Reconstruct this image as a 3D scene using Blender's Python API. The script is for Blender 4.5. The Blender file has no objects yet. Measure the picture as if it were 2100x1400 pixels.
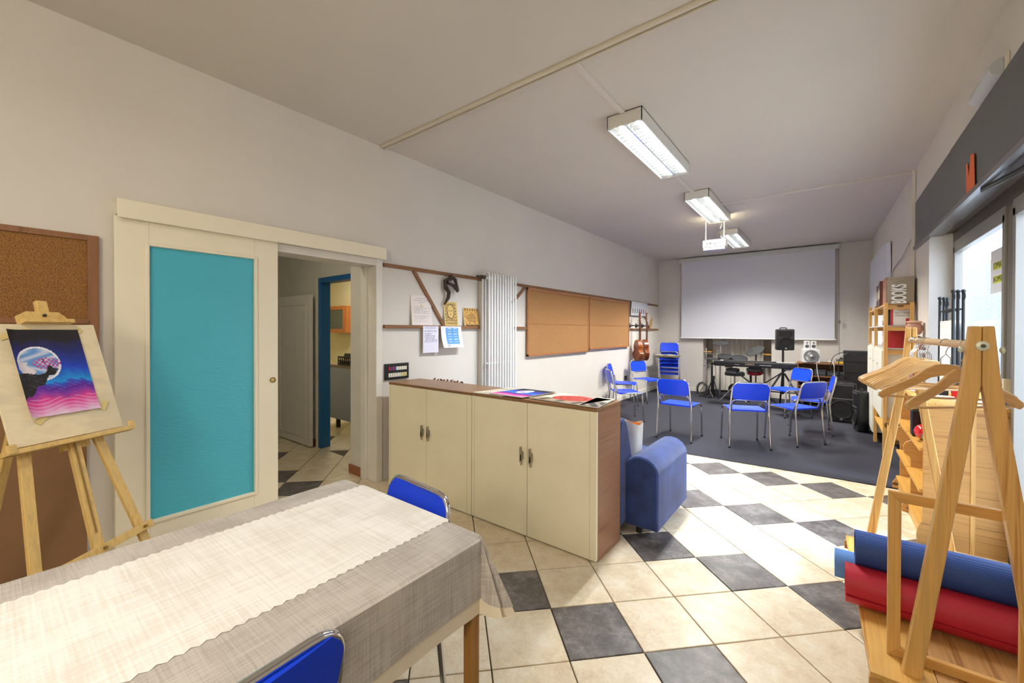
import bpy, bmesh, math, random
from mathutils import Vector, Matrix
R = math.radians
PI = math.pi
C = bpy.context.scene.collection
rnd = random.Random(7)

# ---------------------------------------------------------------- camera, world, lights, exposure
F_PX, CX, CY = 842.75, 1041.98, 683.0
YAW, PITCH, ROLL = R(37.956), R(-0.396), R(0.163)
CAM = Vector((0, 0, 1.3838))
fw = Vector((-math.sin(YAW) * math.cos(PITCH), math.cos(YAW) * math.cos(PITCH), math.sin(PITCH)))
rt = Vector((math.cos(YAW), math.sin(YAW), 0)); up = rt.cross(fw)
rt2 = math.cos(ROLL) * rt + math.sin(ROLL) * up; up2 = -math.sin(ROLL) * rt + math.cos(ROLL) * up
cd = bpy.data.cameras.new('camera'); cam = bpy.data.objects.new('camera', cd); C.objects.link(cam)
M4 = Matrix((rt2, up2, -fw)).transposed().to_4x4(); M4.translation = CAM
cam.matrix_world = M4
cd.sensor_width = 36; cd.lens = F_PX / 2100 * 36; cd.shift_x = (1050 - CX) / 2100; cd.shift_y = (CY - 700) / 2100
cd.clip_start = 0.02; cd.clip_end = 100
bpy.context.scene.camera = cam
vs = bpy.context.scene.view_settings
vs.view_transform = 'Standard'; vs.look = 'None'; vs.gamma = 1; vs.use_curve_mapping = False; vs.exposure = 0.0

w = bpy.data.worlds.new('sky'); bpy.context.scene.world = w; w.use_nodes = True
bg = w.node_tree.nodes['Background']; bg.inputs[0].default_value = (0.66, 0.80, 1.0, 1); bg.inputs[1].default_value = 5.0
sd = bpy.data.lights.new('sun', 'SUN'); sd.energy = 5.6; sd.angle = R(9); sd.color = (0.70, 0.82, 1.0)
sun = bpy.data.objects.new('sun', sd); C.objects.link(sun)
sun.rotation_euler = Vector((0.80, -0.12, 0.66)).to_track_quat('Z', 'Y').to_euler()
def area(name, loc, sx, sy, energy, col, rot=(0, 0, 0), spread=180, portal=False):
    l = bpy.data.lights.new(name, 'AREA'); l.shape = 'RECTANGLE'; l.size = sx; l.size_y = sy; l.energy = energy; l.color = col
    l.spread = R(spread)
    o = bpy.data.objects.new(name, l); C.objects.link(o); o.location = loc; o.rotation_euler = rot
    if portal: l.cycles.is_portal = True
    return o
area('window_portal', (0.93, 3.85, 1.15), 2.1, 2.9, 10, (1, 1, 1), (0, R(90), 0), portal=True)
# tubes inside the ceiling fixtures over the far half; lamps behind the camera are added fill
COOL = (0.90, 0.95, 1.0); WARM = (1.0, 0.89, 0.73)
LAMPS = [(-1.245, 3.03, 4.36, 60, COOL), (-1.255, 5.25, 6.60, 60, (1.0, .95, .86)), (-1.305, 7.55, 8.85, 85, (1.0, .97, .92))]
for x, y0, y1, e, c in LAMPS:
    for sx in (-.067, .067):
        area('fixture_tube_light', (x + sx, (y0 + y1) / 2, 3.004), 0.03, y1 - y0 - 0.06, e, c, spread=160)
def point_light(name, loc, e, col, r):
    l = bpy.data.lights.new(name, 'POINT'); l.energy = e; l.color = col; l.shadow_soft_size = r
    o = bpy.data.objects.new(name, l); C.objects.link(o); o.location = loc
point_light('added_warm_fill', (-.25, -1.7, 2.05), 92, WARM, .25)  # added warm light behind the camera to lift the near ceiling and walls
area('added_table_fill', (-1.25, -.55, 2.97), .25, 1.3, 20, (1.0, .95, .88), spread=165)  # added out-of-frame light to brighten the table, no fixture built
point_light('work_bulb', (-1.28, 6.70, 2.90), 5, (1.0, .9, .62), .02)
area('kitchen_lamp', (-6.2, 3.5, 2.6), 0.5, 0.5, 26, (1.0, 0.93, 0.74))
area('added_hall_fill', (-3.9, 1.2, 2.7), 0.3, 0.3, 8, (1.0, 0.93, 0.75))  # added light to brighten the wall end beyond the doorway

# ---------------------------------------------------------------- materials
MATS = {}
def lin(c):
    f = lambda v: v / 12.92 if v <= 0.04045 else ((v + 0.055) / 1.055) ** 2.4
    return tuple(f(v / 255.0) for v in c)
def nm(name):
    m = bpy.data.materials.new(name); m.use_nodes = True
    return m, m.node_tree.nodes, m.node_tree.links, m.node_tree.nodes['Principled BSDF']
def coord(n, l, scale=(1, 1, 1), kind='Object', rot=(0, 0, 0)):
    tc = n.new('ShaderNodeTexCoord'); mp = n.new('ShaderNodeMapping'); mp.inputs['Scale'].default_value = scale
    mp.inputs['Rotation'].default_value = rot
    l.new(tc.outputs[kind], mp.inputs[0]); return mp.outputs[0]
def ramp(n, l, src, stops):
    r = n.new('ShaderNodeValToRGB'); e = r.color_ramp.elements
    while len(e) < len(stops): e.new(0.5)
    for i, (p, c) in enumerate(stops): e[i].position = p; e[i].color = (*c, 1)
    l.new(src, r.inputs[0]); return r.outputs[0]
def P(name, rgb, rough=0.5, metal=0.0, var=0.0, vscale=6, bump=0.0, bscale=60, emit=None, estr=1, sheen=0, coat=0):
    if name in MATS: return MATS[name]
    m, n, l, b = nm(name); c = lin(rgb)
    b.inputs['Base Color'].default_value = (*c, 1); b.inputs['Roughness'].default_value = rough; b.inputs['Metallic'].default_value = metal
    if var:
        t = n.new('ShaderNodeTexNoise'); t.inputs['Scale'].default_value = vscale; t.inputs['Detail'].default_value = 5
        l.new(coord(n, l), t.inputs['Vector'])
        o = ramp(n, l, t.outputs[0], [(0.3, tuple(x * (1 - var) for x in c)), (0.7, tuple(min(1, x * (1 + var)) for x in c))])
        l.new(o, b.inputs['Base Color'])
    if bump:
        t = n.new('ShaderNodeTexNoise'); t.inputs['Scale'].default_value = bscale; t.inputs['Detail'].default_value = 4
        l.new(coord(n, l), t.inputs['Vector'])
        k = n.new('ShaderNodeBump'); k.inputs['Strength'].default_value = bump; k.inputs['Distance'].default_value = 0.01
        l.new(t.outputs[0], k.inputs['Height']); l.new(k.outputs[0], b.inputs['Normal'])
    if emit: b.inputs['Emission Color'].default_value = (*lin(emit), 1); b.inputs['Emission Strength'].default_value = estr
    if sheen: b.inputs['Sheen Weight'].default_value = sheen
    if coat: b.inputs['Coat Weight'].default_value = coat
    MATS[name] = m; return m
def wood(name, c1, c2, axis='z', rough=0.5, fine=34, knots=0.0):
    if name in MATS: return MATS[name]
    m, n, l, b = nm(name); c1 = lin(c1); c2 = lin(c2)
    s = [1, 1, 1]; s['xyz'.index(axis)] = 0.035
    v = coord(n, l, tuple(s))
    oi = n.new('ShaderNodeObjectInfo'); ad = n.new('ShaderNodeVectorMath'); ad.operation = 'ADD'
    mu = n.new('ShaderNodeMath'); mu.operation = 'MULTIPLY'; mu.inputs[1].default_value = 7.0
    l.new(oi.outputs['Random'], mu.inputs[0]); l.new(v, ad.inputs[0]); l.new(mu.outputs[0], ad.inputs[1])
    t = n.new('ShaderNodeTexNoise'); t.inputs['Scale'].default_value = fine; t.inputs['Detail'].default_value = 3; t.inputs['Distortion'].default_value = 0.6
    l.new(ad.outputs[0], t.inputs['Vector'])
    t2 = n.new('ShaderNodeTexNoise'); t2.inputs['Scale'].default_value = fine * 4; l.new(ad.outputs[0], t2.inputs['Vector'])
    mx = n.new('ShaderNodeMath'); mx.operation = 'MULTIPLY_ADD'; mx.inputs[1].default_value = 0.35; l.new(t2.outputs[0], mx.inputs[0]); l.new(t.outputs[0], mx.inputs[2])
    o = ramp(n, l, mx.outputs[0], [(0.45, c2), (0.62, c1), (0.8, tuple(x * .85 for x in c1))])
    if knots:
        vo = n.new('ShaderNodeTexVoronoi'); vo.inputs['Scale'].default_value = 5.5
        l.new(coord(n, l, tuple(0.45 if k == 'xyz'.index(axis) else 1 for k in range(3))), vo.inputs['Vector'])
        kr = ramp(n, l, vo.outputs['Distance'], [(0.05, (1, 1, 1)), (0.09, (0, 0, 0))])
        mm = n.new('ShaderNodeMix'); mm.data_type = 'RGBA'; l.new(kr, mm.inputs[0]); l.new(o, mm.inputs[6]); mm.inputs[7].default_value = (*[x * 0.28 for x in c2], 1)
        o = mm.outputs[2]
    l.new(o, b.inputs['Base Color']); b.inputs['Roughness'].default_value = rough
    k = n.new('ShaderNodeBump'); k.inputs['Strength'].default_value = 0.12; k.inputs['Distance'].default_value = 0.004
    l.new(t2.outputs[0], k.inputs['Height']); l.new(k.outputs[0], b.inputs['Normal'])
    MATS[name] = m; return m
def cork(name, ca, cb, rough=0.9):
    m, n, l, b = nm(name)
    t = n.new('ShaderNodeTexNoise'); t.inputs['Scale'].default_value = 230; t.inputs['Detail'].default_value = 3; l.new(coord(n, l), t.inputs['Vector'])
    o = ramp(n, l, t.outputs[0], [(0.36, lin(cb)), (0.5, lin(ca)), (0.68, tuple(min(1, x * 1.25) for x in lin(ca)))]); l.new(o, b.inputs['Base Color'])
    b.inputs['Roughness'].default_value = rough
    k = n.new('ShaderNodeBump'); k.inputs['Strength'].default_value = .3; k.inputs['Distance'].default_value = .003; l.new(t.outputs[0], k.inputs['Height']); l.new(k.outputs[0], b.inputs['Normal'])
    return m
def tilemat(name, base, dark, light, rough):
    m, n, l, b = nm(name)
    tc = n.new('ShaderNodeTexCoord'); oi = n.new('ShaderNodeObjectInfo')
    mu = n.new('ShaderNodeMath'); mu.operation = 'MULTIPLY'; mu.inputs[1].default_value = 31; l.new(oi.outputs['Random'], mu.inputs[0])
    ad = n.new('ShaderNodeVectorMath'); l.new(tc.outputs['Object'], ad.inputs[0]); l.new(mu.outputs[0], ad.inputs[1])
    t = n.new('ShaderNodeTexNoise'); t.inputs['Scale'].default_value = 9; t.inputs['Detail'].default_value = 9; t.inputs['Roughness'].default_value = .75; t.inputs['Distortion'].default_value = .25
    l.new(ad.outputs[0], t.inputs['Vector'])
    o = ramp(n, l, t.outputs[0], [(0.34, lin(dark)), (0.5, lin(base)), (0.66, lin(light))])
    t2 = n.new('ShaderNodeTexNoise'); t2.inputs['Scale'].default_value = 120; t2.inputs['Detail'].default_value = 2; l.new(ad.outputs[0], t2.inputs['Vector'])
    mx = n.new('ShaderNodeMix'); mx.data_type = 'RGBA'; mx.blend_type = 'OVERLAY'; mx.inputs[0].default_value = .25; l.new(o, mx.inputs[6]); l.new(t2.outputs[0], mx.inputs[7])
    l.new(mx.outputs[2], b.inputs['Base Color']); b.inputs['Roughness'].default_value = rough
    k = n.new('ShaderNodeBump'); k.inputs['Strength'].default_value = .15; k.inputs['Distance'].default_value = .004; l.new(t.outputs[0], k.inputs['Height']); l.new(k.outputs[0], b.inputs['Normal'])
    return m
def weave(name, ca, cb, s=260, rough=.9):
    m, n, l, b = nm(name)
    a1 = n.new('ShaderNodeTexNoise'); a1.inputs['Scale'].default_value = 1; a1.inputs['Detail'].default_value = 2
    a2 = n.new('ShaderNodeTexNoise'); a2.inputs['Scale'].default_value = 1; a2.inputs['Detail'].default_value = 2
    a3 = n.new('ShaderNodeTexNoise'); a3.inputs['Scale'].default_value = 1; a3.inputs['Detail'].default_value = 2; q = .03
    l.new(coord(n, l, (s, s * q, s * q)), a1.inputs['Vector']); l.new(coord(n, l, (s * q, s, s * q)), a2.inputs['Vector']); l.new(coord(n, l, (s * q, s * q, s)), a3.inputs['Vector'])
    ad = n.new('ShaderNodeMath'); l.new(a1.outputs[0], ad.inputs[0]); l.new(a2.outputs[0], ad.inputs[1])
    ad2 = n.new('ShaderNodeMath'); l.new(ad.outputs[0], ad2.inputs[0]); l.new(a3.outputs[0], ad2.inputs[1])
    mu = n.new('ShaderNodeMath'); mu.operation = 'MULTIPLY'; mu.inputs[1].default_value = .3333; l.new(ad2.outputs[0], mu.inputs[0])
    o = ramp(n, l, mu.outputs[0], [(0.42, lin(cb)), (0.57, lin(ca))]); l.new(o, b.inputs['Base Color']); b.inputs['Roughness'].default_value = rough
    k = n.new('ShaderNodeBump'); k.inputs['Strength'].default_value = .25; k.inputs['Distance'].default_value = .002; l.new(mu.outputs[0], k.inputs['Height']); l.new(k.outputs[0], b.inputs['Normal'])
    MATS[name] = m; return m
def vcol(name='printed_colours', rough=.6):
    if name in MATS: return MATS[name]
    m, n, l, b = nm(name); a = n.new('ShaderNodeAttribute'); a.attribute_name = 'col'
    l.new(a.outputs['Color'], b.inputs['Base Color']); b.inputs['Roughness'].default_value = rough
    MATS[name] = m; return m
def glassmat(name, rough=0.0, tint=(1, 1, 1), refl=.08):
    m = bpy.data.materials.new(name); m.use_nodes = True; n = m.node_tree.nodes; l = m.node_tree.links
    n.remove(n['Principled BSDF']); out = n['Material Output']
    tr = n.new('ShaderNodeBsdfTransparent'); tr.inputs[0].default_value = (*tint, 1)
    gl = n.new('ShaderNodeBsdfGlossy'); gl.inputs['Roughness'].default_value = rough
    mx = n.new('ShaderNodeMixShader'); mx.inputs[0].default_value = refl
    l.new(tr.outputs[0], mx.inputs[1]); l.new(gl.outputs[0], mx.inputs[2]); l.new(mx.outputs[0], out.inputs[0]); return m

WALL = P('wall_paint', (220, 215, 206), .85, var=.03, vscale=1.5, bump=.06, bscale=90)
WALLB = P('rough_white_paint', (232, 230, 226), .9, bump=.5, bscale=120)
CEIL = P('ceiling_paint', (216, 210, 200), .9, var=.02, vscale=1.2)
HALLW = P('hall_paint', (214, 210, 198), .85, var=.03)
CREAMW = P('kitchen_paint', (236, 226, 190), .85)
TRIM = P('white_trim', (228, 224, 214), .5, var=.03)
CREAM = P('cream_lacquer', (240, 232, 208), .45, var=.02, vscale=3)
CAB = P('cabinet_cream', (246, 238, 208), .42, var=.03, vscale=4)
WALNUT = wood('walnut', (158, 114, 84), (108, 72, 50), 'y', .42, 30)
WALNUTY = wood('walnut_top', (150, 112, 76), (112, 76, 48), 'x', .38, 26)
RAILW = wood('rail_wood', (142, 100, 64), (112, 74, 46), 'y', .55, 20)
PINE = wood('pine_upright', (220, 172, 98), (186, 132, 66), 'z', .45, 40, .1)
PINEX = wood('pine_across', (214, 162, 88), (176, 120, 54), 'x', .45, 36, .1)
PINEY = wood('pine_length', (222, 172, 90), (184, 126, 56), 'y', .45, 36, .1)
PINE_SHADE = wood('bookcase_pine_shaded', (198, 148, 82), (158, 108, 52), 'x', .5, 36, .1)  # pine darkened in its colour for the shade on the bookcase sides
PINEBY = wood('bookcase_pine_length', (218, 166, 78), (184, 128, 50), 'y', .5, 36, .1)
EASEL = wood('easel_beech', (228, 194, 122), (210, 170, 96), 'z', .5, 30)
PLY = wood('drawing_board_ply', (240, 226, 192), (228, 208, 168), 'y', .55, 8)
HANGW = wood('hanger_wood', (206, 160, 96), (176, 128, 68), 'x', .35, 18)
OAK = wood('oak_veneer', (190, 142, 84), (146, 98, 48), 'y', .5, 30)
CHROME = P('chrome', (214, 214, 214), .12, 1.0)
STEEL = P('steel', (176, 176, 174), .28, 1.0)
BLUE = P('blue_leatherette', (6, 66, 232), .38, var=.02, bump=.08, bscale=300)
BLACK = P('black_plastic', (24, 24, 26), .4)
BLACKM = P('matte_black', (30, 30, 32), .75)
GRILL = P('speaker_grille', (14, 14, 15), .55, bump=.4, bscale=400)
IRON = P('wrought_iron', (28, 32, 36), .5)
WHITEP = P('white_plastic', (236, 236, 232), .35)
PAPER = P('paper', (240, 238, 244), .8)
GREYFR = P('bronze_aluminium', (104, 98, 90), .38, .3)
SHUT = P('shutter_panel', (88, 87, 88), .5, var=.04, vscale=5)
CARPET = P('carpet_wool', (44, 45, 56), .95, var=.16, vscale=160, bump=.5, bscale=500)
SOFA = P('blue_suede', (38, 58, 110), .9, var=.3, vscale=9, sheen=.25, bump=.1, bscale=40)
GROUT = P('grout', (92, 84, 70), .9)
TL = tilemat('cream_stone_tile', (226, 210, 180), (212, 192, 160), (236, 226, 204), .28)
TD = tilemat('slate_tile', (98, 92, 88), (70, 64, 62), (136, 130, 126), .34)
CORK = cork('cork_sheet', (172, 128, 80), (130, 88, 50)); CORKD = cork('dark_cork', (150, 106, 56), (88, 58, 28))
GLASS = glassmat('clear_glass')
LINEN = weave('grey_linen', (204, 198, 191), (178, 171, 163)); LINENW = weave('white_linen', (252, 251, 247), (236, 232, 224), 200)
LINING = P('beige_lining', (238, 226, 202), .8)
RED = P('red_plastic', (196, 28, 36), .35); YEL = P('yellow_plastic', (232, 196, 40), .5)

# ---------------------------------------------------------------- mesh builder
class MB:
    def __init__(s): s.v = []; s.f = []; s.mi = []; s.g = []
    def groups(s): return s.g
    def add(s, vs_, fs, mi=0):
        o = len(s.v); fo = len(s.f); s.v += [tuple(p) for p in vs_]; s.f += [tuple(i + o for i in f) for f in fs]; s.mi += [mi] * len(fs); s.g.append((o, len(s.v), fo, len(s.f))); return s
    def obox(s, c, ax, ay, az, mi=0):
        c = Vector(c); ax = Vector(ax); ay = Vector(ay); az = Vector(az)
        p = [c + i * ax + j * ay + k * az for k in (-1, 1) for j in (-1, 1) for i in (-1, 1)]
        f = [(0, 2, 3, 1), (4, 5, 7, 6), (0, 1, 5, 4), (2, 6, 7, 3), (0, 4, 6, 2), (1, 3, 7, 5)]
        if ax.cross(ay).dot(az) < 0: f = [q[::-1] for q in f]
        return s.add(p, f, mi)
    def box(s, x0, x1, y0, y1, z0, z1, mi=0):
        return s.obox(((x0 + x1) / 2, (y0 + y1) / 2, (z0 + z1) / 2), (abs(x1 - x0) / 2, 0, 0), (0, abs(y1 - y0) / 2, 0), (0, 0, abs(z1 - z0) / 2), mi)
    def beam(s, a, b, w_, d_, side=(1, 0, 0), mi=0):
        a = Vector(a); b = Vector(b); z = (b - a); L = z.length / 2; z.normalize()
        x = Vector(side); x = (x - x.dot(z) * z).normalized(); y = z.cross(x)
        return s.obox((a + b) / 2, x * w_ / 2, y * d_ / 2, z * L, mi)
    def tube(s, pts, r, seg=8, closed=False, mi=0, taper=None):
        pts = [Vector(p) for p in pts]; N = len(pts); vs_ = []; fs = []
        nrm = None
        for i, p in enumerate(pts):
            if closed: t = (pts[(i + 1) % N] - pts[i - 1])
            else: t = (pts[min(i + 1, N - 1)] - pts[max(i - 1, 0)])
            t.normalize()
            if nrm is None:
                nrm = t.orthogonal().normalized()
            else:
                nrm = (nrm - nrm.dot(t) * t)
                nrm = nrm.normalized() if nrm.length > 1e-6 else t.orthogonal().normalized()
            b = t.cross(nrm); rr = r if taper is None else r * taper[i]
            for k in range(seg):
                a = 2 * PI * k / seg; vs_.append(p + rr * (math.cos(a) * nrm + math.sin(a) * b))
        for i in range(N if closed else N - 1):
            j = (i + 1) % N
            for k in range(seg): fs.append((i * seg + k, i * seg + (k + 1) % seg, j * seg + (k + 1) % seg, j * seg + k))
        if not closed:
            fs.append(tuple(range(seg))[::-1]); fs.append(tuple((N - 1) * seg + k for k in range(seg)))
        return s.add(vs_, fs, mi)
    def cyl(s, a, b, r0, r1=None, seg=16, mi=0):
        a = Vector(a); b = Vector(b); t = (b - a).normalized(); n = t.orthogonal().normalized(); q = t.cross(n); r1 = r0 if r1 is None else r1
        vs_ = [c + r * (math.cos(2 * PI * k / seg) * n + math.sin(2 * PI * k / seg) * q) for c, r in ((a, r0), (b, r1)) for k in range(seg)]
        fs = [(k, (k + 1) % seg, seg + (k + 1) % seg, seg + k) for k in range(seg)] + [tuple(range(seg))[::-1], tuple(range(seg, 2 * seg))]
        return s.add(vs_, fs, mi)
    def lathe(s, prof, c=(0, 0, 0), ax=(0, 0, 1), seg=20, mi=0):
        ax = Vector(ax).normalized(); n = ax.orthogonal().normalized(); q = ax.cross(n); c = Vector(c); vs_ = []; fs = []
        for r, z in prof:
            for k in range(seg): a = 2 * PI * k / seg; vs_.append(c + ax * z + max(r, 1e-4) * (math.cos(a) * n + math.sin(a) * q))
        for i in range(len(prof) - 1):
            for k in range(seg): fs.append((i * seg + k, i * seg + (k + 1) % seg, (i + 1) * seg + (k + 1) % seg, (i + 1) * seg + k))
        fs.append(tuple(range(seg))[::-1]); fs.append(tuple((len(prof) - 1) * seg + k for k in range(seg)))
        return s.add(vs_, fs, mi)
    def prism(s, poly, o, U, V, W, mi=0):
        o = Vector(o); U = Vector(U); V = Vector(V); W = Vector(W); n = len(poly)
        vs_ = [o + U * a + V * b for a, b in poly] + [o + U * a + V * b + W for a, b in poly]
        area_ = sum(poly[i][0] * poly[(i + 1) % n][1] - poly[(i + 1) % n][0] * poly[i][1] for i in range(n))
        flip = (area_ > 0) == (U.cross(V).dot(W) > 0)
        fs = [tuple(range(n)), tuple(range(n, 2 * n))[::-1]] + [(i, n + i, n + (i + 1) % n, (i + 1) % n) for i in range(n)]
        if flip: fs = [f[::-1] for f in fs]
        return s.add(vs_, fs, mi)
    def ball(s, c, r, sc=(1, 1, 1), seg=16, mi=0):
        vs_ = []; fs = []; h = seg // 2
        for i in range(h + 1):
            a = PI * i / h
            for k in range(seg): b = 2 * PI * k / seg; vs_.append((c[0] + r * sc[0] * math.sin(a) * math.cos(b), c[1] + r * sc[1] * math.sin(a) * math.sin(b), c[2] + r * sc[2] * math.cos(a)))
        for i in range(h):
            for k in range(seg): fs.append((i * seg + k, (i + 1) * seg + k, (i + 1) * seg + (k + 1) % seg, i * seg + (k + 1) % seg))
        return s.add(vs_, fs, mi)
    def grid(s, fn, nu, nv, mi=0, closeu=False):
        vs_ = [fn(i / nu, j / nv) for j in range(nv + 1) for i in range(nu + 1)]
        fs = [(j * (nu + 1) + i, j * (nu + 1) + i + 1, (j + 1) * (nu + 1) + i + 1, (j + 1) * (nu + 1) + i) for j in range(nv) for i in range(nu)]
        return s.add(vs_, fs, mi)
    def mesh(s, name, mats, smooth=False):
        me = bpy.data.meshes.new(name); me.from_pydata(s.v, [], s.f)
        for m in (mats if isinstance(mats, (list, tuple)) else [mats]): me.materials.append(m)
        me.polygons.foreach_set('material_index', s.mi)
        if smooth:
            me.polygons.foreach_set('use_smooth', [True] * len(s.f)); me.set_sharp_from_angle(angle=R(40))
        me.update(); return me
    def build(s, name, mats, parent=None, smooth=False, bevel=0, label=None, loc=None):
        o = bpy.data.objects.new(name, s.mesh(name, mats, smooth)); C.objects.link(o)
        if parent: o.parent = parent
        if bevel:
            b = o.modifiers.new('bevel', 'BEVEL'); b.width = bevel; b.segments = 2; b.limit_method = 'ANGLE'; b.harden_normals = False
        if label: o['label'] = label
        if loc: o.location = loc
        return o
def build_each(m, name, mats, parent=None, smooth=False, bevel=0):
    # every closed piece of the builder becomes an object of its own
    for g0, g1, f0, f1 in m.groups():
        q = MB(); q.v = m.v[g0:g1]; q.f = [tuple(i - g0 for i in f) for f in m.f[f0:f1]]; q.mi = m.mi[f0:f1]
        q.build(name, mats, parent, smooth, bevel)
def fillet(pts, r, n=5):
    pts = [Vector(p) for p in pts]; out = [pts[0]]
    for i in range(1, len(pts) - 1):
        a, b, c = pts[i - 1], pts[i], pts[i + 1]; d1 = (a - b); d2 = (c - b)
        rr = min(r, d1.length * .49, d2.length * .49); p0 = b + d1.normalized() * rr; p1 = b + d2.normalized() * rr
        for k in range(n + 1): t = k / n; out.append((1 - t) ** 2 * p0 + 2 * t * (1 - t) * b + t * t * p1)
    out.append(pts[-1]); return out
def arc(c, r, a0, a1, n, plane='xz'):
    o = []
    for k in range(n + 1):
        a = a0 + (a1 - a0) * k / n; u, v = r * math.cos(a), r * math.sin(a)
        o.append((c[0] + u, c[1], c[2] + v) if plane == 'xz' else (c[0] + u, c[1] + v, c[2]) if plane == 'xy' else (c[0], c[1] + u, c[2] + v))
    return o
def thing(name, label, cat, loc=(0, 0, 0), rz=0, group=None):
    o = bpy.data.objects.new(name, None); C.objects.link(o); o.empty_display_size = .1
    o.location = loc; o.rotation_euler = (0, 0, rz); o['label'] = label; o['category'] = cat
    if group: o['group'] = group
    return o
def tag(o, label, cat, group=None):
    o['label'] = label; o['category'] = cat
    if group: o['group'] = group
    return o
def struct(o, label=None):
    o['kind'] = 'structure'
    if label: o['label'] = label
    return o
def copy_tree(o, parent=None):
    c = o.copy(); C.objects.link(c); c.parent = parent
    for ch in list(o.children): copy_tree(ch, c)
    return c
def relabel(o, label, group=None):
    o['label'] = label
    if group: o['group'] = group
    return o
def text(name, body, size, mat, parent, loc, U, V, depth=.002, align='CENTER', fit=None, bold=0):
    cu = bpy.data.curves.new(name, 'FONT'); cu.body = body; cu.size = size; cu.extrude = depth; cu.align_x = align; cu.align_y = 'CENTER'; cu.offset = bold
    tmp = bpy.data.objects.new('tmp', cu); me = bpy.data.meshes.new_from_object(tmp); bpy.data.objects.remove(tmp)
    if fit:
        xs = [v.co.x for v in me.vertices]; ys = [v.co.y for v in me.vertices]
        me.transform(Matrix.Translation((-(min(xs) + max(xs)) / 2, -(min(ys) + max(ys)) / 2, 0)))
        me.transform(Matrix.Diagonal((fit[0] / (max(xs) - min(xs)), fit[1] / (max(ys) - min(ys)), 1, 1)))
    me.materials.clear(); me.materials.append(mat)
    U = Vector(U).normalized(); V = Vector(V).normalized(); W = U.cross(V)
    T = Matrix((U, V, W)).transposed().to_4x4(); T.translation = Vector(loc); me.transform(T)
    o = bpy.data.objects.new(name, me); C.objects.link(o)
    if parent: o.parent = parent
    return o
def printed(name, o, U, V, nu, nv, fn, parent=None, rough=.6, back=.0015, bend=None):
    """flat print: a thin sheet whose colours are fn(u,v) -> sRGB"""
    o = Vector(o); U = Vector(U); V = Vector(V); N = U.cross(V).normalized(); vs_ = []; fs = []
    for j in range(nv + 1):
        for i in range(nu + 1):
            p = o + U * (i / nu) + V * (j / nv)
            if bend: p = p + N * bend(i / nu, j / nv)
            vs_.append(p)
    n0 = len(vs_); vs_ += [p - N * back for p in vs_]; cols = []
    for j in range(nv):
        for i in range(nu):
            a = j * (nu + 1) + i; fs.append((a, a + 1, a + nu + 2, a + nu + 1)); cols.append(fn((i + .5) / nu, (j + .5) / nv))
    nf = len(fs); back_f = [tuple(q + n0 for q in f)[::-1] for f in fs]; bc = [(214, 208, 196)] * len(back_f)
    bd = [i for i in range(nu + 1)] + [j * (nu + 1) + nu for j in range(1, nv + 1)] + [nv * (nu + 1) + i for i in range(nu - 1, -1, -1)] + [j * (nu + 1) for j in range(nv - 1, 0, -1)]
    side = [(bd[(k + 1) % len(bd)], bd[k], bd[k] + n0, bd[(k + 1) % len(bd)] + n0) for k in range(len(bd))]
    fs += back_f + side; cols += bc + [(220, 214, 200)] * len(side)
    me = bpy.data.meshes.new(name); me.from_pydata(vs_, [], fs); me.materials.append(vcol(rough=rough))
    at = me.attributes.new('col', 'FLOAT_COLOR', 'CORNER'); d = []
    for f, c in zip(fs, cols):
        c = lin(c); d += [*c, 1.0] * len(f)
    at.data.foreach_set('color', d); me.update()
    ob = bpy.data.objects.new(name, me); C.objects.link(ob)
    if parent: ob.parent = parent
    return ob
def mixc(a, b, t): t = max(0, min(1, t)); return tuple(a[i] * (1 - t) + b[i] * t for i in range(3))
def inview(x, y, z, m=60):
    d = Vector((x, y, z)) - CAM; k = d.dot(fw)
    if k < .05: return False
    px = CX + F_PX * d.dot(rt2) / k; py = CY - F_PX * d.dot(up2) / k
    return -m < px < 2100 + m and -m < py < 1400 + m
def clip(poly, x0, x1, y0, y1):
    for ax, lim, sg in ((0, x0, 1), (0, x1, -1), (1, y0, 1), (1, y1, -1)):
        out = []
        for i in range(len(poly)):
            a, b = poly[i], poly[(i + 1) % len(poly)]; da, db = sg * (a[ax] - lim), sg * (b[ax] - lim)
            if da >= 0: out.append(a)
            if da * db < 0: t = da / (da - db); out.append((a[0] + t * (b[0] - a[0]), a[1] + t * (b[1] - a[1])))
        poly = out
        if len(poly) < 3: return []
    return poly

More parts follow.
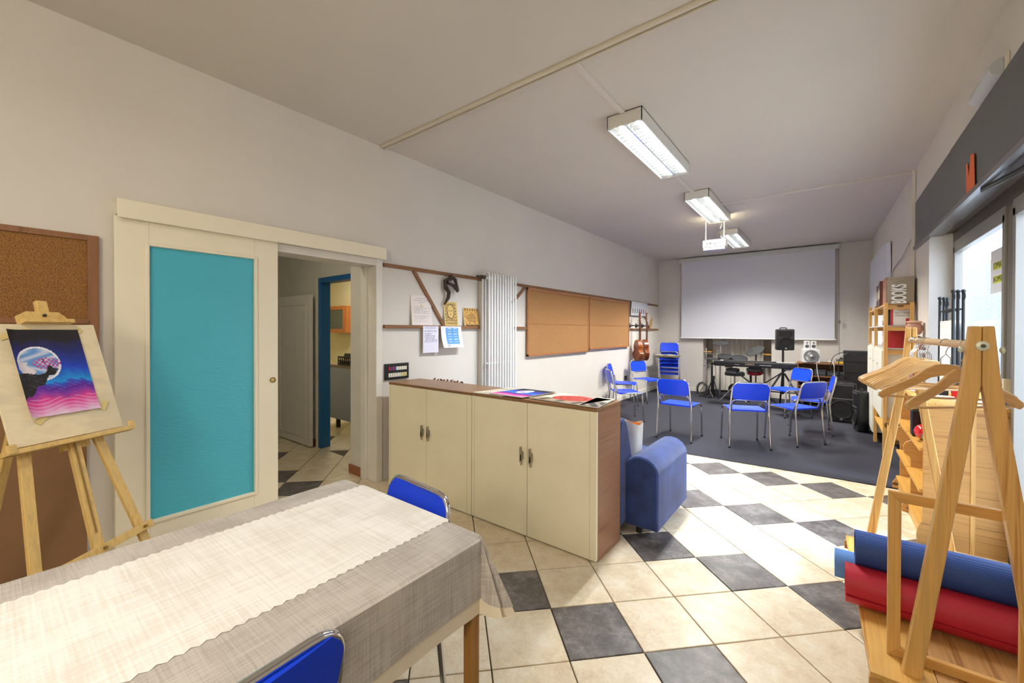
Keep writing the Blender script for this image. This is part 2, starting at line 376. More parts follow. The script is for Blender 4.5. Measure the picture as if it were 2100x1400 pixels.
# ================================================================ STRUCTURE
XL, XR, YF, H = -3.235, 0.71, 10.05, 3.06
YN = -3.2
fl = struct(MB().box(-8.6, 1.1, YN - .2, 11, -.12, -.012).build('floor', GROUT))
ANG = R(46.014); e1 = Vector((math.cos(ANG), math.sin(ANG))); e2 = Vector((math.sin(ANG), -math.cos(ANG))); O2 = Vector((-1.084, 1.742)); TS = .33
def tile_prism(poly, name, mat, cx, cy):
    g = .003
    c = (sum(p[0] for p in poly) / len(poly), sum(p[1] for p in poly) / len(poly))
    def ins(p, t): d = Vector((p[0] - c[0], p[1] - c[1])); L = d.length; k = max(0, (L - t * 1.4) / L); return (c[0] + d.x * k - cx, c[1] + d.y * k - cy)
    a = [ins(p, g) for p in poly]; b_ = [ins(p, g + .0025) for p in poly]; n = len(a)
    vs_ = [(x, y, -.013) for x, y in a] + [(x, y, -.0015) for x, y in a] + [(x, y, 0) for x, y in b_]
    s = sum(a[i][0] * a[(i + 1) % n][1] - a[(i + 1) % n][0] * a[i][1] for i in range(n))
    fs = [tuple(range(2 * n, 3 * n))]
    for r_ in (0, 1): fs += [(r_ * n + i, r_ * n + (i + 1) % n, (r_ + 1) * n + (i + 1) % n, (r_ + 1) * n + i) for i in range(n)]
    if s < 0: fs = [f[::-1] for f in fs]
    m = MB(); m.add(vs_, fs); return m.mesh(name, mat)
full = {}
regions = [(XL, .86, .2, 4.93), (-3.64, XL, 1.15, 2.2), (-6.0, -3.64, 1.0, 2.44), (-8.4, -3.66, 2.44, 4.3)]
cnt = 0
for i in range(-24, 14):
    for j in range(-24, 14):
        p = [O2 + TS * ((i + a) * e1 + (j + b) * e2) for a, b in ((0, 0), (1, 0), (1, 1), (0, 1))]
        cx, cy = sum(q.x for q in p) / 4, sum(q.y for q in p) / 4
        dark = ((i - j) % 4 == 0 or (i, j) == (-8, -9)) and not (cy > 2.3 and cx < -3.9)
        for (x0, x1, y0, y1) in regions:
            q = clip([(v.x, v.y) for v in p], x0, x1, y0, y1)
            if not q: continue
            ar = abs(sum(q[k][0] * q[(k + 1) % len(q)][1] - q[(k + 1) % len(q)][0] * q[k][1] for k in range(len(q)))) / 2
            if ar < .0006 or not any(inview(v[0], v[1], 0, 20) for v in q): continue
            if x0 == -6.0 and cx < -5.9: continue
            if x0 == -8.4 and not (cx < -3.9 and cx > -3.9 - (cy - 2.3) * 3.2 and cy < 3.9): continue
            if cx < -1.9 and cx > XL and cy < .9 and x0 == XL and cy < .2: continue
            if x0 == XL and cx < -2.0 and 2.75 < cy: continue           # behind the cabinets and sofa
            nmx = 'dark_tile' if dark else 'tile'
            if len(q) == 4 and abs(ar - TS * TS) < 1e-5:
                if dark not in full: full[dark] = tile_prism([(v.x, v.y) for v in p], nmx, TD if dark else TL, cx, cy)
                me = full[dark]
            else: me = tile_prism(q, nmx, TD if dark else TL, cx, cy)
            o = bpy.data.objects.new(nmx, me); C.objects.link(o); o.location = (cx, cy, 0); o.parent = fl; cnt += 1
print('tiles', cnt)
# carpet
cpt = MB()
cpt.grid(lambda u, v: (XL + .001 + u * (.45 + 3.234 + (.24 if v > .2 else 0)), (4.86 + .0 * u + .07 * max(0, (u * 3.9 - 2.0) / 1.8)) * (1 - v) + v * 10.04, .007), 40, 20)
cpt.box(XL + .001, .66, 4.95, 10.045, -.011, .005).box(-2.23, -.94, 10.046, 10.54, -.011, .006)
tag(cpt.build('carpet', CARPET), 'dark charcoal wall-to-wall carpet in the far half of the room', 'carpet')

struct(MB().box(-8.6, 1.1, YN - .2, 11, H, H + .12).build('ceiling', CEIL))
wl = MB()
wl.box(XL - .2, XL, YN, 1.25, 0, H); wl.box(XL - .2, XL, 2.2, 10.2, 0, H); wl.box(XL - .2, XL, 1.25, 2.2, 2.0, H)
struct(wl.build('wall_left', WALL))
wf = MB()
AX0, AX1, AZ = -2.24, -0.93, 2.4
wf.box(-3.4, AX0, YF, YF + .7, 0, H); wf.box(AX1, .95, YF, YF + .7, 0, H); wf.box(AX0, AX1, YF, YF + .7, AZ, H); wf.box(AX0, AX1, YF + .5, YF + .7, 0, AZ)
struct(wf.build('wall_far', WALL))
wr = MB()
# right wall: far stretch slightly oblique, window recess between Y -1.2 and 5.29
wr.add([(XR, 5.29, 0), (.62, YF, 0), (.95, YF, 0), (.95, 5.29, 0), (XR, 5.29, H), (.62, YF, H), (.95, YF, H), (.95, 5.29, H)],
       [(0, 4, 5, 1), (0, 3, 7, 4), (3, 2, 6, 7), (1, 5, 6, 2)])
wr.box(XR, .95, YN, 2.42, 0, H); wr.box(XR, .95, 2.42, 5.29, 2.68, H)
struct(wr.build('wall_right', WALL))
struct(MB().box(.712, .86, 5.272, 5.289, 0, 2.25).build('trim_3', WALLB), 'rough white plaster reveal beside the window')
struct(MB().box(-3.4, .95, YN - .2, YN, 0, H).build('wall_near', WALL))
# hall and kitchen beyond the doorway
wh = MB(); wh.box(-3.65, -3.435, 2.2, 2.62, 0, H); wh.box(-6.2, -4.72, 2.44, 2.54, 0, H); wh.box(-4.72, -3.65, 2.44, 2.54, 1.99, H)
wh.box(-6.3, -6.1, .2, 2.44, 0, H); wh.box(-6.3, -3.435, .1, .3, 0, H)
struct(wh.build('wall_hall', HALLW))
wk = MB(); wk.box(-8.4, -3.4, 4.3, 4.45, 0, H); wk.box(-8.5, -8.3, 2.6, 4.3, 0, H); wk.box(-3.6, -3.44, 2.62, 4.3, 0, H); wk.box(-8.3, -6.2, 2.5, 2.62, 0, H)
struct(wk.build('wall_kitchen', CREAMW))
# skirtings
sk = wood('skirting_brown', (156, 100, 62), (128, 78, 46), 'x', .5, 18)
struct(MB().box(-3.662, -3.436, 2.186, 2.199, 0, .085).box(-3.662, -3.651, 2.186, 2.44, 0, .085).box(-4.86, -4.76, 2.427, 2.439, 0, .085).build('baseboard_hall', sk))
struct(MB().box(XL + .001, XL + .014, 4.7, 10.04, 0, .09).build('baseboard_left', TRIM, bevel=.003))
struct(MB().box(-3.22, AX0, YF - .014, YF - .001, 0, .09).box(AX1, .6, YF - .014, YF - .001, 0, .09).build('baseboard_far', TRIM, bevel=.003))
# door casing of opening (white, worn)
dc = MB(); dc.box(XL - .2, XL + .012, 2.195, 2.262, 0, 2.03); dc.box(XL - .2, XL + .012, 1.3, 2.194, 1.965, 2.03); dc.box(XL - .2, XL - .12, 2.17, 2.1945, 0, 1.964)
struct(dc.build('trim_1', TRIM, bevel=.004), 'white door casing of the opening to the hall')
dl = thing('hall_door', 'white panelled door leaf standing open in the dark hall', 'door', (-5.2, 2.38, 0))
MB().box(-.42, .42, -.02, .02, .012, 1.8).build('leaf', TRIM, dl, bevel=.003)
MB().box(-.36, .33, -.026, -.02, .1, .12).box(-.36, .33, -.026, -.02, 1.68, 1.7).box(-.36, -.34, -.026, -.02, .12, 1.68).box(.31, .33, -.026, -.02, .12, 1.68).build('moulding', TRIM, dl)
struct(MB().box(-4.765, -4.725, 2.425, 2.439, 0, 1.99).build('trim_4', TRIM), 'thin white edge beside the blue frame')
BLUEF = P('blue_gloss_paint', (12, 96, 158), .35)
struct(MB().box(-4.719, -4.665, 2.43, 2.55, 0, 1.985).box(-4.664, -3.665, 2.43, 2.55, 1.93, 1.985).build('door_2', BLUEF, bevel=.003), 'blue painted door frame to the kitchen')
# sliding door with turquoise glass
sdoor = bpy.data.objects.new('door_1', None); C.objects.link(sdoor); sdoor.location = (-3.2, .9, 0); struct(sdoor, 'cream sliding door with a large turquoise rippled glass pane')
def L(b): return b
m = MB(); m.box(-.02, .02, -.437, -.285, .015, 2.03).box(-.02, .02, .28, .437, .015, 2.03).box(-.02, .02, -.285, .28, .015, .243).box(-.02, .02, -.285, .28, 1.878, 2.03)
m.build('door_leaf', CREAM, sdoor, bevel=.003)
m = MB()
for a, b_ in ((-.305, -.285), (.28, .3)): m.box(.02, .03, a, b_, .223, 1.898)
m.box(.02, .03, -.285, .28, .223, .243).box(.02, .03, -.285, .28, 1.878, 1.898)
m.build('glazing_bead', CREAM, sdoor, bevel=.004)
gm, gn, gl_, gb = nm('turquoise_rippled_glass'); gb.inputs['Base Color'].default_value = (*lin((78, 184, 206)), 1); gb.inputs['Roughness'].default_value = .32
gt = gn.new('ShaderNodeTexNoise'); gt.inputs['Scale'].default_value = 1; gt.inputs['Detail'].default_value = 3; gt.inputs['Distortion'].default_value = .5
gl_.new(coord(gn, gl_, (20, 22, 110)), gt.inputs['Vector']); gk = gn.new('ShaderNodeBump'); gk.inputs['Strength'].default_value = .45; gk.inputs['Distance'].default_value = .006
gl_.new(gt.outputs[0], gk.inputs['Height']); gl_.new(gk.outputs[0], gb.inputs['Normal'])
MB().box(-.004, .006, -.285, .28, .243, 1.878).build('glass_pane', gm, sdoor, label='turquoise rippled glass pane')
BRASS = P('brass', (168, 140, 84), .3, 1.0)
MB().lathe([(.02, .02), (.02, .025), (.016, .026), (.013, .021), (0.001, .021)], (0, .4, 1.02), (1, 0, 0)).build('finger_pull', BRASS, sdoor, smooth=True, label='round brass finger pull')
pel = MB(); pel.box(-3.234, -3.15, .47, 2.25, 2.035, 2.122); pel.box(-3.15, -3.142, .47, 2.25, 2.015, 2.122)
struct(pel.build('trim_2', CREAM, bevel=.003), 'cream pelmet board hiding the sliding door track')
# tray beneath
# window 1: bronze frame in the recess, X = 0.84-0.9
WX0, WX1 = .86, .905
win = bpy.data.objects.new('window_1', None); C.objects.link(win); win.location = (0, 0, 0); struct(win, 'large bronze aluminium shop window along the right wall')
m = MB(); m.box(WX0, WX1, 2.421, 5.289, 2.16, 2.26).box(WX0, WX1, 2.421, 5.289, 0, .08)
for y0, y1 in ((5.19, 5.289), (3.73, 3.87), (2.421, 2.50)): m.box(WX0, WX1, y0, y1, .08, 2.16)
m.build('frame', GREYFR, win, bevel=.004)
m = MB()
for y0, y1 in ((3.87, 5.19), (2.50, 3.73)):
    m.box(WX0 - .012, WX1 - .01, y0 + .001, y0 + .045, .13, 2.11).box(WX0 - .012, WX1 - .01, y1 - .045, y1 - .001, .13, 2.11)
    m.box(WX0 - .012, WX1 - .01, y0 + .001, y1 - .001, .081, .13).box(WX0 - .012, WX1 - .01, y0 + .001, y1 - .001, 2.06, 2.159)
m.build('sash', P('aluminium_sash', (150, 146, 138), .3, .6), win, bevel=.003)
for y0, y1 in ((3.87, 5.19), (2.50, 3.73)):
    MB().box(.878, .884, y0 + .04, y1 - .04, .12, 2.08).build('pane', GLASS, win)
MB().box(WX0 - .03, WX0 - .001, 3.775, 3.80, .98, 1.10).box(WX0 - .05, WX0 - .03, 3.78, 3.795, 1.03, 1.05).build('latch', P('latch_cream', (216, 200, 160), .4), win)
# shutter box above
sb = bpy.data.objects.new('trim_5', None); C.objects.link(sb); struct(sb, 'dark grey boxed roller shutter casing above the window')
MB().box(.69, .709, 4.36, 5.88, 2.25, 2.70).build('panel', SHUT, sb, bevel=.002)
MB().box(.688, .709, 1.0, 4.35, 2.25, 2.70).build('panel', SHUT, sb, bevel=.002)
MB().box(.688, .709, -1.3, .99, 2.25, 2.70).build('panel', SHUT, sb, bevel=.002)
MB().box(.71, .95, 2.421, 5.289, 2.261, 2.30).build('soffit', P('soffit_paint', (104, 100, 98), .32), sb)
MB().box(.676, .712, -1.3, 5.88, 2.218, 2.249).box(.69, .80, 2.43, 5.28, 2.235, 2.26).build('lip', P('lip_metal', (112, 112, 116), .25, .6), sb, bevel=.002)
m = MB()
for y in (4.32, 4.40): 
    for z in (2.28, 2.66): m.cyl((.684, y, z), (.690, y, z), .006, seg=8)
build_each(m, 'screw', STEEL, sb)
# exterior: stucco wall across the yard, ground and a canopy
STUC = P('stucco', (150, 153, 155), .95, var=.45, vscale=14, bump=.6, bscale=30)
ex = thing('yard_wall', 'pale grey pebbledash wall seen through the window', 'wall', (5.2, 4, -.1))
MB().box(0, .3, 2, 26, 0, 4.4).build('wall_face', STUC, ex)
MB().box(-.4, 0, 14.5, 15.6, 0, 4.4).build('pillar', STUC, ex)
struct(MB().box(.96, 14, -8, 30, -.14, -.1).build('ground', P('paving', (226, 226, 224), .9, var=.15, vscale=5)))

# ================================================================ CEILING THINGS
def fixture(x, y0, y1, label, group='ceiling light fixtures'):
    t = thing('ceiling_light', label, 'lamp', (x, (y0 + y1) / 2, H), group=group); h = (y1 - y0) / 2; W = .138
    m = MB(); m.box(-W, -W + .006, -h, h, -.1, 0).box(W - .006, W, -h, h, -.1, 0).box(-W, W, -h, -h + .008, -.1, 0).box(-W, W, h - .008, h, -.1, 0).box(-W, W, -h, h, -.006, -.0)
    m.build('housing', P('fixture_white', (224, 222, 214), .4), t)
    m = MB(); m.box(-.004, .004, -h + .01, h - .01, -.095, -.05)
    m.box(-W + .008, -W + .011, -h + .01, h - .01, -.095, -.05); m.box(W - .011, W - .008, -h + .01, h - .01, -.095, -.05)
    m.build('reflector', P('mirror_aluminium', (225, 228, 232), .12, 1.0), t)
    n = 20
    lm = None
    for sx in (-1, 1):
        for k in range(n):
            y = -h + .03 + (2 * h - .06) * k / (n - 1)
            if lm is None:
                q = MB(); q.prism([(-.058, -.05), (-.062, -.094), (-.03, -.088), (0, -.086), (.03, -.088), (.062, -.094), (.058, -.05)], (0, 0, 0), (1, 0, 0), (0, 0, 1), (0, .0025, 0)); lm = q.mesh('louvre', P('mirror_aluminium', (0, 0, 0)))
            o = bpy.data.objects.new('louvre', lm); C.objects.link(o); o.parent = t; o.location = (sx * .067, y, 0)
    for sx in (-1, 1):
        MB().cyl((sx * .067, -h + .03, -.047), (sx * .067, h - .03, -.047), .008, seg=10).build('tube', P('lit_tube', (255, 255, 255), .4, emit=(255, 252, 246), estr=7), t)
    return t
fixture(-1.245, 3.03, 4.36, 'nearest white twin-tube ceiling fixture with mirror louvres')
fixture(-1.255, 5.25, 6.60, 'middle white louvred ceiling fixture above the projector')
fixture(-1.305, 7.55, 8.85, 'farthest louvred ceiling fixture, in front of the projection screen')
TRK = P('trunking_plastic', (222, 216, 206), .5)
tr = MB().box(XL, XR - .01, 2.235, 2.262, 3.042, 3.0595).box(XL, XR - .01, 2.274, 2.283, 3.036, 3.0595)
tag(tr.build('cable_trunking', P('trunking_beige', (216, 206, 186), .5)), 'beige cable trunking crossing the whole ceiling above the doorway wall end', 'trunking')
t = thing('cable_trunking', 'white cable trunking linking the ceiling light fixtures in line', 'trunking', (0, 0, 0))
for bb in ((-1.275, -1.235, 2.285, 3.028), (-1.32, -1.28, 4.362, 5.248), (-1.33, -1.295, 6.602, 7.548)): MB().box(*bb, 3.045, 3.0595).build('trunking_length', TRK, t)
m = MB().box(-1.12, .685, 6.0, 6.025, 3.045, 3.0595).box(.668, .690, 5.90, 5.925, 1.96, 3.045)
tag(m.build('cable_trunking', TRK), 'thin beige trunking across the ceiling and down the right wall', 'trunking')
# projector
pj = thing('projector', 'white ceiling projector hanging on two rods in front of the screen', 'projector', (-1.37, 6.85, 2.665), R(4))
m = MB()
pr_ = [(-.155, -.11), (-.165, -.05), (-.16, .1), (.16, .1), (.165, -.05), (.155, -.11), (.07, -.122), (-.07, -.122)]
m.prism(pr_, (0, 0, -.025), (1, 0, 0), (0, 1, 0), (0, 0, .11)); m.build('body', WHITEP, pj, bevel=.012)
m = MB(); m.prism([(a * .93, b * .93) for a, b in pr_], (0, 0, -.065), (1, 0, 0), (0, 1, 0), (0, 0, .04)); m.build('underside', P('proj_grey', (176, 180, 196), .5), pj)
m = MB()
for k, x in enumerate((-.09, -.075, -.055, -.045, .06, .1)): m.box(x, x + .01, -.128, -.116, .02, .038)
build_each(m, 'socket', BLACK, pj)
MB().tube([(-.12, -.05, .05), (-.12, -.05, .39)], .007).build('rod', WHITEP, pj, smooth=True)
MB().tube([(.13, -.05, .05), (.13, -.05, .39)], .007).build('rod', WHITEP, pj, smooth=True)
MB().tube(fillet([(.04, -.12, .005), (-.01, -.16, .02), (.06, -.14, .15), (.07, -.10, .2), (.12, -.2, .28), (.135, -.35, .37)], .05), .004, 6).build('cable', BLACK, pj, smooth=True)
MB().cyl((.08, .1, .01), (.08, .125, .01), .03).build('lens', BLACK, pj, smooth=True)
# projection screen
scr = thing('projection_screen', 'large white roll-down projection screen on the far wall', 'screen', (-1.3, YF - .08, 2.95))
m = MB(); m.box(-1.46, 1.46, -.04, .04, -.0, .09); m.build('roller_case', P('screen_case', (206, 210, 206), .45), scr, bevel=.02)
m = MB(); m.grid(lambda u, v: (-1.39 + 2.78 * u, .004 + .006 * math.sin(u * 9) * v, .0 - 1.72 * v), 40, 12)
m.build('screen_cloth', P('screen_fabric', (222, 224, 232), .85), scr, smooth=True)
MB().cyl((-1.41, .004, -1.73), (1.41, .004, -1.73), .013).build('bottom_bar', WHITEP, scr, smooth=True)
MB().tube([(1.44, 0, 0), (1.445, .01, -.5), (1.46, .0, -1.4), (1.46, .0, -2.02)], .004, 6).box(1.445, 1.475, -.012, .012, -1.42, -1.36).build('pull_cord', P('cord_grey', (120, 116, 110), .7), scr)

# ================================================================ LEFT WALL
def slat(name, label, y0, y1, z0, z1, d=.02, x=XL):
    return tag(MB().box(x + .001, x + d, y0, y1, z0, z1).build(name, RAILW, bevel=.002), label, 'rail')
slat('wall_rail', 'upper brown wooden wall rail left of the tall radiator', 2.272, 3.62, 1.965, 2.0)
slat('wall_rail', 'upper brown wooden rail running over the wide cork boards', 4.24, 9.95, 1.965, 2.0)
slat('picture_ledge', 'lower brown picture ledge left of the radiator holding drawings', 2.272, 3.66, 1.40, 1.432, .035)
slat('picture_ledge', 'short piece of lower ledge between radiator and cork board', 4.24, 4.515, 1.40, 1.432, .035)
slat('picture_ledge', 'lower ledge in the far corner above the guitars', 8.10, 9.95, 1.40, 1.432, .035)
tag(MB().beam((XL + .012, 2.62, 1.965), (XL + .012, 3.02, 1.434), .035, .02, (0, 1, 0)).build('diagonal_slat', RAILW), 'diagonal brown slat between the two rails above the cabinets', 'slat')
tag(MB().beam((XL + .012, 4.22, 1.74), (XL + .012, 4.5, 1.96), .035, .02, (0, 1, 0)).build('diagonal_slat', RAILW), 'short diagonal slat between the radiator and the cork board', 'slat')
tag(MB().beam((XL + .012, 8.98, 1.80), (XL + .012, 9.34, 1.436), .035, .02, (0, 1, 0)).build('diagonal_slat', RAILW), 'diagonal slat below the tool poster in the far corner', 'slat')
def textlines(u, v, seed, bgc=(236, 228, 224), ink=(150, 144, 140), rows=26, head=.82, blocks=None):
    r_ = int(v * rows * 2)
    if not .1 < u < .9 or v > head or v < .12: return bgc
    if r_ % 2: return bgc
    h = math.sin(r_ * 12.9898 + seed) * 43758.5453; h -= math.floor(h)
    if h < .18 or u > .45 + h * .5: return bgc
    q = math.sin(int(u * 40) * 3.7 + r_ * 1.3 + seed); return ink if q > -.5 else bgc
def wallpic(name, y0, y1, z0, z1, fn, label, cat, nu=40, nv=56, x=XL + .036, tilt=0.0, bend=None, thick=.004, lean=True):
    o = printed(name, (x, y0, z0), (0, y1 - y0, 0), (-tilt, 0, z1 - z0), nu, nv, fn, back=thick, bend=bend)
    return tag(o, label, cat)
wallpic('certificate', 2.585, 2.845, 1.433, 1.73, lambda u, v: (206, 190, 130) if (u - .5) ** 2 + ((v - .66) * 1.3) ** 2 < .003 else textlines(u, v, 3, (232, 222, 216), (176, 166, 160), 30, .62) if v < .62 else ((168, 156, 150) if abs(v - .9) < .012 and .3 < u < .7 or abs(v - .83) < .008 and .15 < u < .85 or abs(v - .76) < .008 and .35 < u < .65 else (232, 222, 216)),
        'framed certificate with a small crest leaning on the ledge', 'certificate', tilt=.03, x=XL + .034, thick=.01)
def face(u, v):
    base = (222, 190, 116); dark = (78, 56, 34); x = (u - .48) * 1.0; y = (v - .6) * 1.5
    r = math.hypot(x / .23, y / .42)
    if u < .06 or u > .94 or v < .04 or v > .96: return base
    if r < 1:
        if (abs(x + .09) < .05 or abs(x - .09) < .05) and abs(y - .04) < .03: return dark
        if abs(x) < .05 and abs(y + .2) < .02: return dark
        if abs(x - .015) < .012 and -.1 < y < .02: return (150, 116, 66)
        return base
    if r < 1.12: return dark
    h = math.sin(u * 57 + 5 * math.sin(v * 21)) + math.sin(v * 49 + 4 * math.sin(u * 17))
    return dark if h > (.1 if r < 1.9 or v < .5 else .9) else base
wallpic('wood_drawing', 3.02, 3.215, 1.433, 1.69, face, 'pale wood panel with a burnt drawing of a woman\'s face', 'picture', 46, 64, tilt=.03, thick=.012)
def bear(u, v):
    base = (214, 168, 92); dark = (88, 58, 30)
    x, y = u - .52, v - .45; b_ = math.hypot(x / .3, y / .26); hd = math.hypot((x + .26) / .12, (y - .02) / .12)
    if v > .86: return dark if (u * 6) % 1 > .45 + (v - .86) * 2.5 else base
    if b_ < 1 or hd < 1 or (abs((abs(x) - .17)) < .055 and -.4 < y < 0):
        return dark if math.sin(u * 90 + 8 * math.sin(v * 30)) + math.sin(v * 80) > .1 else base
    return dark if math.sin(u * 40 + 3 * math.sin(v * 33)) + math.sin(v * 47 + u * 20) > 1.15 or v < .07 and u > .1 else base
wallpic('wood_drawing', 3.315, 3.555, 1.433, 1.635, bear, 'square wood panel burnt with a shaggy bear under triangles', 'picture', 52, 44, tilt=.03, thick=.012)
wallpic('printed_sheet', 2.715, 2.92, 1.155, 1.425, lambda u, v: (90, 96, 170) if v > .9 and (u * 22) % 1 > .3 and int(v * 60) % 2 == 0 and .1 < u < .85 else textlines(u, v, 8, (232, 230, 244), (150, 152, 168), 24, .86) if v > .38 or .16 < v < .2 and u > .6 else (232, 230, 244),
        'white typed sheet taped to the ledge, left of the blue flyer', 'paper', 44, 60, x=XL + .04)
wallpic('flyer', 2.955, 3.255, 1.20, 1.425, lambda u, v: ((96, 160, 222) if not ((int(v * 40) % 5 < 1) and (.12 < (u - .22) / .62 < .45 or .58 < (u - .22) / .62 < .9) and math.sin(u * 200) > -.4) else (226, 238, 250)) if .22 < u < .84 and .16 < v < .93 else ((200, 60, 60) if math.hypot(u - .27, (v - .08) * 1) < .03 else (236, 234, 244)),
        'curling white flyer with a blue text block taped to the ledge', 'paper', 50, 44, x=XL + .04, bend=lambda u, v: .05 * (1 - v) ** 2.2)
bp = thing('switch_panel', 'small black panel with two rows of coloured switches', 'panel', (XL, 2.42, .995))
MB().box(.001, .02, -.135, .135, -.075, .075).build('plate', BLACK, bp, bevel=.003)
sw = [(200, 40, 44), (60, 90, 170), (200, 40, 44), (60, 90, 170)] + [(236, 232, 214)] * 6
for r_ in range(2):
    for k in range(10):
        col = sw[k] if r_ == 0 else ((236, 232, 214) if k < 7 else (226, 214, 150))
        MB().box(.02, .028, -.1 + k * .021, -.086 + k * .021, (.012, -.05)[r_], (.045, -.014)[r_]).build('switch', P('switch_%d_%d_%d' % col, col, .4), bp)
# sculpture: dark twisted driftwood figure
st = thing('driftwood_figure', 'dark twisted wooden figure hanging on the upper rail', 'sculpture', (XL + .05, 3.08, 1.83))
m = MB(); m.tube([(0, .055, .115), (0, -.01, .10), (0, -.085, .075), (0, -.06, .0), (0, -.02, -.045), (0, -.03, -.10), (0, -.085, -.175)], .022, 8, taper=[.8, 1, .75, 1.25, 1, .95, .5])
m.build('torso', P('dark_driftwood', (58, 42, 34), .7, bump=.8, bscale=40), st, smooth=True)
m = MB(); m.tube([(0, -.05, .06), (0, .0, .045), (0, .045, .035), (0, .11, -.03)], .02, 8, taper=[1, .9, 1, .6]); m.tube([(0, .02, .13), (0, .07, .10), (0, .10, .03), (0, .115, -.02)], .016, 8, taper=[.8, 1.2, .9, .9]); m.ball((0.01, .0, .12), .026)
m.build('limbs', MATS['dark_driftwood'], st, smooth=True)
# radiator
rad = thing('radiator', 'tall white column radiator on the left wall beside the cork boards', 'radiator', (XL + .13, 3.815, 0))
RW = P('radiator_enamel', (232, 232, 230), .35)
cm = None
for k in range(11):
    if cm is None:
        q = MB()
        for dx in (-.05, .05):
            q.tube(fillet([(dx, 0, .2), (dx, 0, 2.0)], .01, 2), .0125, 10)
        q.tube(fillet([(-.05, 0, .2), (-.05, 0, .17), (.05, 0, .17), (.05, 0, .2)], .03, 4), .0125, 8); q.tube(fillet([(-.05, 0, 2.0), (-.05, 0, 2.04), (.05, 0, 2.04), (.05, 0, 2.0)], .03, 4), .0125, 8)
        cm = q.mesh('column', RW, True)
    o = bpy.data.objects.new('column', cm); C.objects.link(o); o.parent = rad; o.location = (0, -.25 + k * .05, 0)
for z_, r_ in ((1.99, .018), (.22, .018), (1.0, .010)): MB().cyl((0, -.27, z_), (0, .27, z_), r_).build('manifold', RW, rad, smooth=True)
MB().cyl((0, -.33, 1.99), (0, -.27, 1.99), .022).cyl((0, -.40, 1.99), (0, -.33, 1.99), .013).build('valve', P('dull_bronze', (96, 86, 70), .4, .8), rad, smooth=True)
tag(MB().box(XL + .001, XL + .05, 3.57, 3.625, 0, 1.95).build('pipe_cover', P('beige_duct', (206, 200, 188), .5), bevel=.004), 'beige vertical duct beside the tall radiator', 'duct')
tag(MB().cyl((XL + .04, 3.655, 0), (XL + .04, 3.655, 1.96), .022).build('heating_pipe', RW, smooth=True), 'white vertical heating pipe left of the tall radiator', 'pipe')
# cork boards
def corkboard(y0, y1, label, z0=1.045):
    t = thing('cork_board', label, 'board', (XL, (y0 + y1) / 2, 0)); h = (y1 - y0) / 2
    zs = ((z0 + .03, 1.475), (1.48, 1.925))
    for a, b_ in zs: MB().box(.026, .040, -h + .02, h - .02, a, b_).build('cork_panel', CORK, t)
    fr = wood('cork_frame', (176, 118, 70), (150, 94, 54), 'y', .5, 18)
    MB().box(.022, .048, -h, -h + .025, z0, 1.963).box(.022, .048, h - .025, h, z0, 1.963).box(.022, .048, -h, h, z0, z0 + .032).box(.022, .052, -h, h, 1.925, 1.963).box(.022, .045, -h, h, 1.474, 1.481).build('frame', fr, t, bevel=.002)
corkboard(4.52, 6.31, 'wide double cork board nearer the radiator', 1.03)
corkboard(6.33, 8.085, 'wide double cork board next to the guitars', 1.06)
t = thing('cork_board', 'large dark brown cork board behind the easel', 'board', (XL, -.5, 1.4))
fr = wood('board_frame_brown', (146, 100, 66), (120, 78, 48), 'z', .5, 18)
MB().box(.004, .018, -.9, .86, -.02, .47).build('cork_panel', CORKD, t)
MB().box(.002, .03, .86, .905, -.24, .5).box(.002, .03, -.9, .86, .47, .5).box(.002, .04, -.9, .862, .012, .04).build('frame', fr, t, bevel=.002)
MB().box(.004, .018, -.9, .86, -.24, -.02).build('cork_panel', CORKD, t)
tag(MB().box(XL + .002, XL + .02, -1.4, .355, .12, 1.15).build('hardboard_sheet', P('hardboard', (140, 104, 70), .8, var=.05, bump=.15, bscale=200)), 'plain brown hardboard sheet on the wall behind the easel legs', 'board')
# guitars
def guitar(label, y, z, col, rz=0):
    t = thing('guitar', label, 'guitar', (XL + .16, y, z), rz, 'guitars hanging in the far corner')
    prof = []
    for k in range(33):
        a = 2 * PI * k / 32; s_ = math.sin(a); r = .165 if s_ < 0 else .128
        rr = r * (1 - .20 * math.exp(-((s_ - .12) ** 2) / .03)); prof.append((rr * math.cos(a) * (1.0 if s_ < 0 else 1), .23 * s_ if s_ > 0 else .22 * s_))
    m = MB(); m.prism(prof[:-1], (-.045, 0, 0), (0, 1, 0), (0, 0, 1), (.09, 0, 0)); m.build('body', P('guitar_%d' % col[0], col, .22, coat=.6, var=.15, vscale=5), t, bevel=.006)
    m = MB(); m.prism([(a * .985, b_ * .985) for a, b_ in prof[:-1]], (.0452, 0, 0), (0, 1, 0), (0, 0, 1), (.003, 0, 0)); m.build('soundboard', wood('spruce_top', (214, 150, 78), (184, 118, 54), 'z', .3, 16), t)
    MB().cyl((.048, 0, .045), (.0495, 0, .045), .048, seg=20).build('sound_hole', BLACKM, t)
    MB().box(.049, .058, -.05, .05, -.115, -.10).build('bridge', P('ebony', (44, 30, 24), .5), t)
    MB().box(.03, .056, -.025, .025, .1, .60).build('neck', P('mahogany', (96, 54, 34), .4), t, bevel=.004)
    MB().prism([(-.028, .6), (.028, .6), (.034, .78), (.02, .795), (-.02, .795), (-.034, .78)], (.03, 0, 0), (0, 1, 0), (0, 0, 1), (.018, 0, 0)).build('headstock', P('headstock_wood', (150, 100, 56), .4), t)
    m = MB()
    for q in range(3):
        for s_ in (-1, 1): m.ball((.04, s_ * .045, .64 + q * .05), .011, seg=8)
    build_each(m, 'tuning_peg', WHITEP, t, smooth=True)
    return t
guitar('amber acoustic guitar hanging next to the cork board', 8.27, .97, (142, 74, 28), R(48))
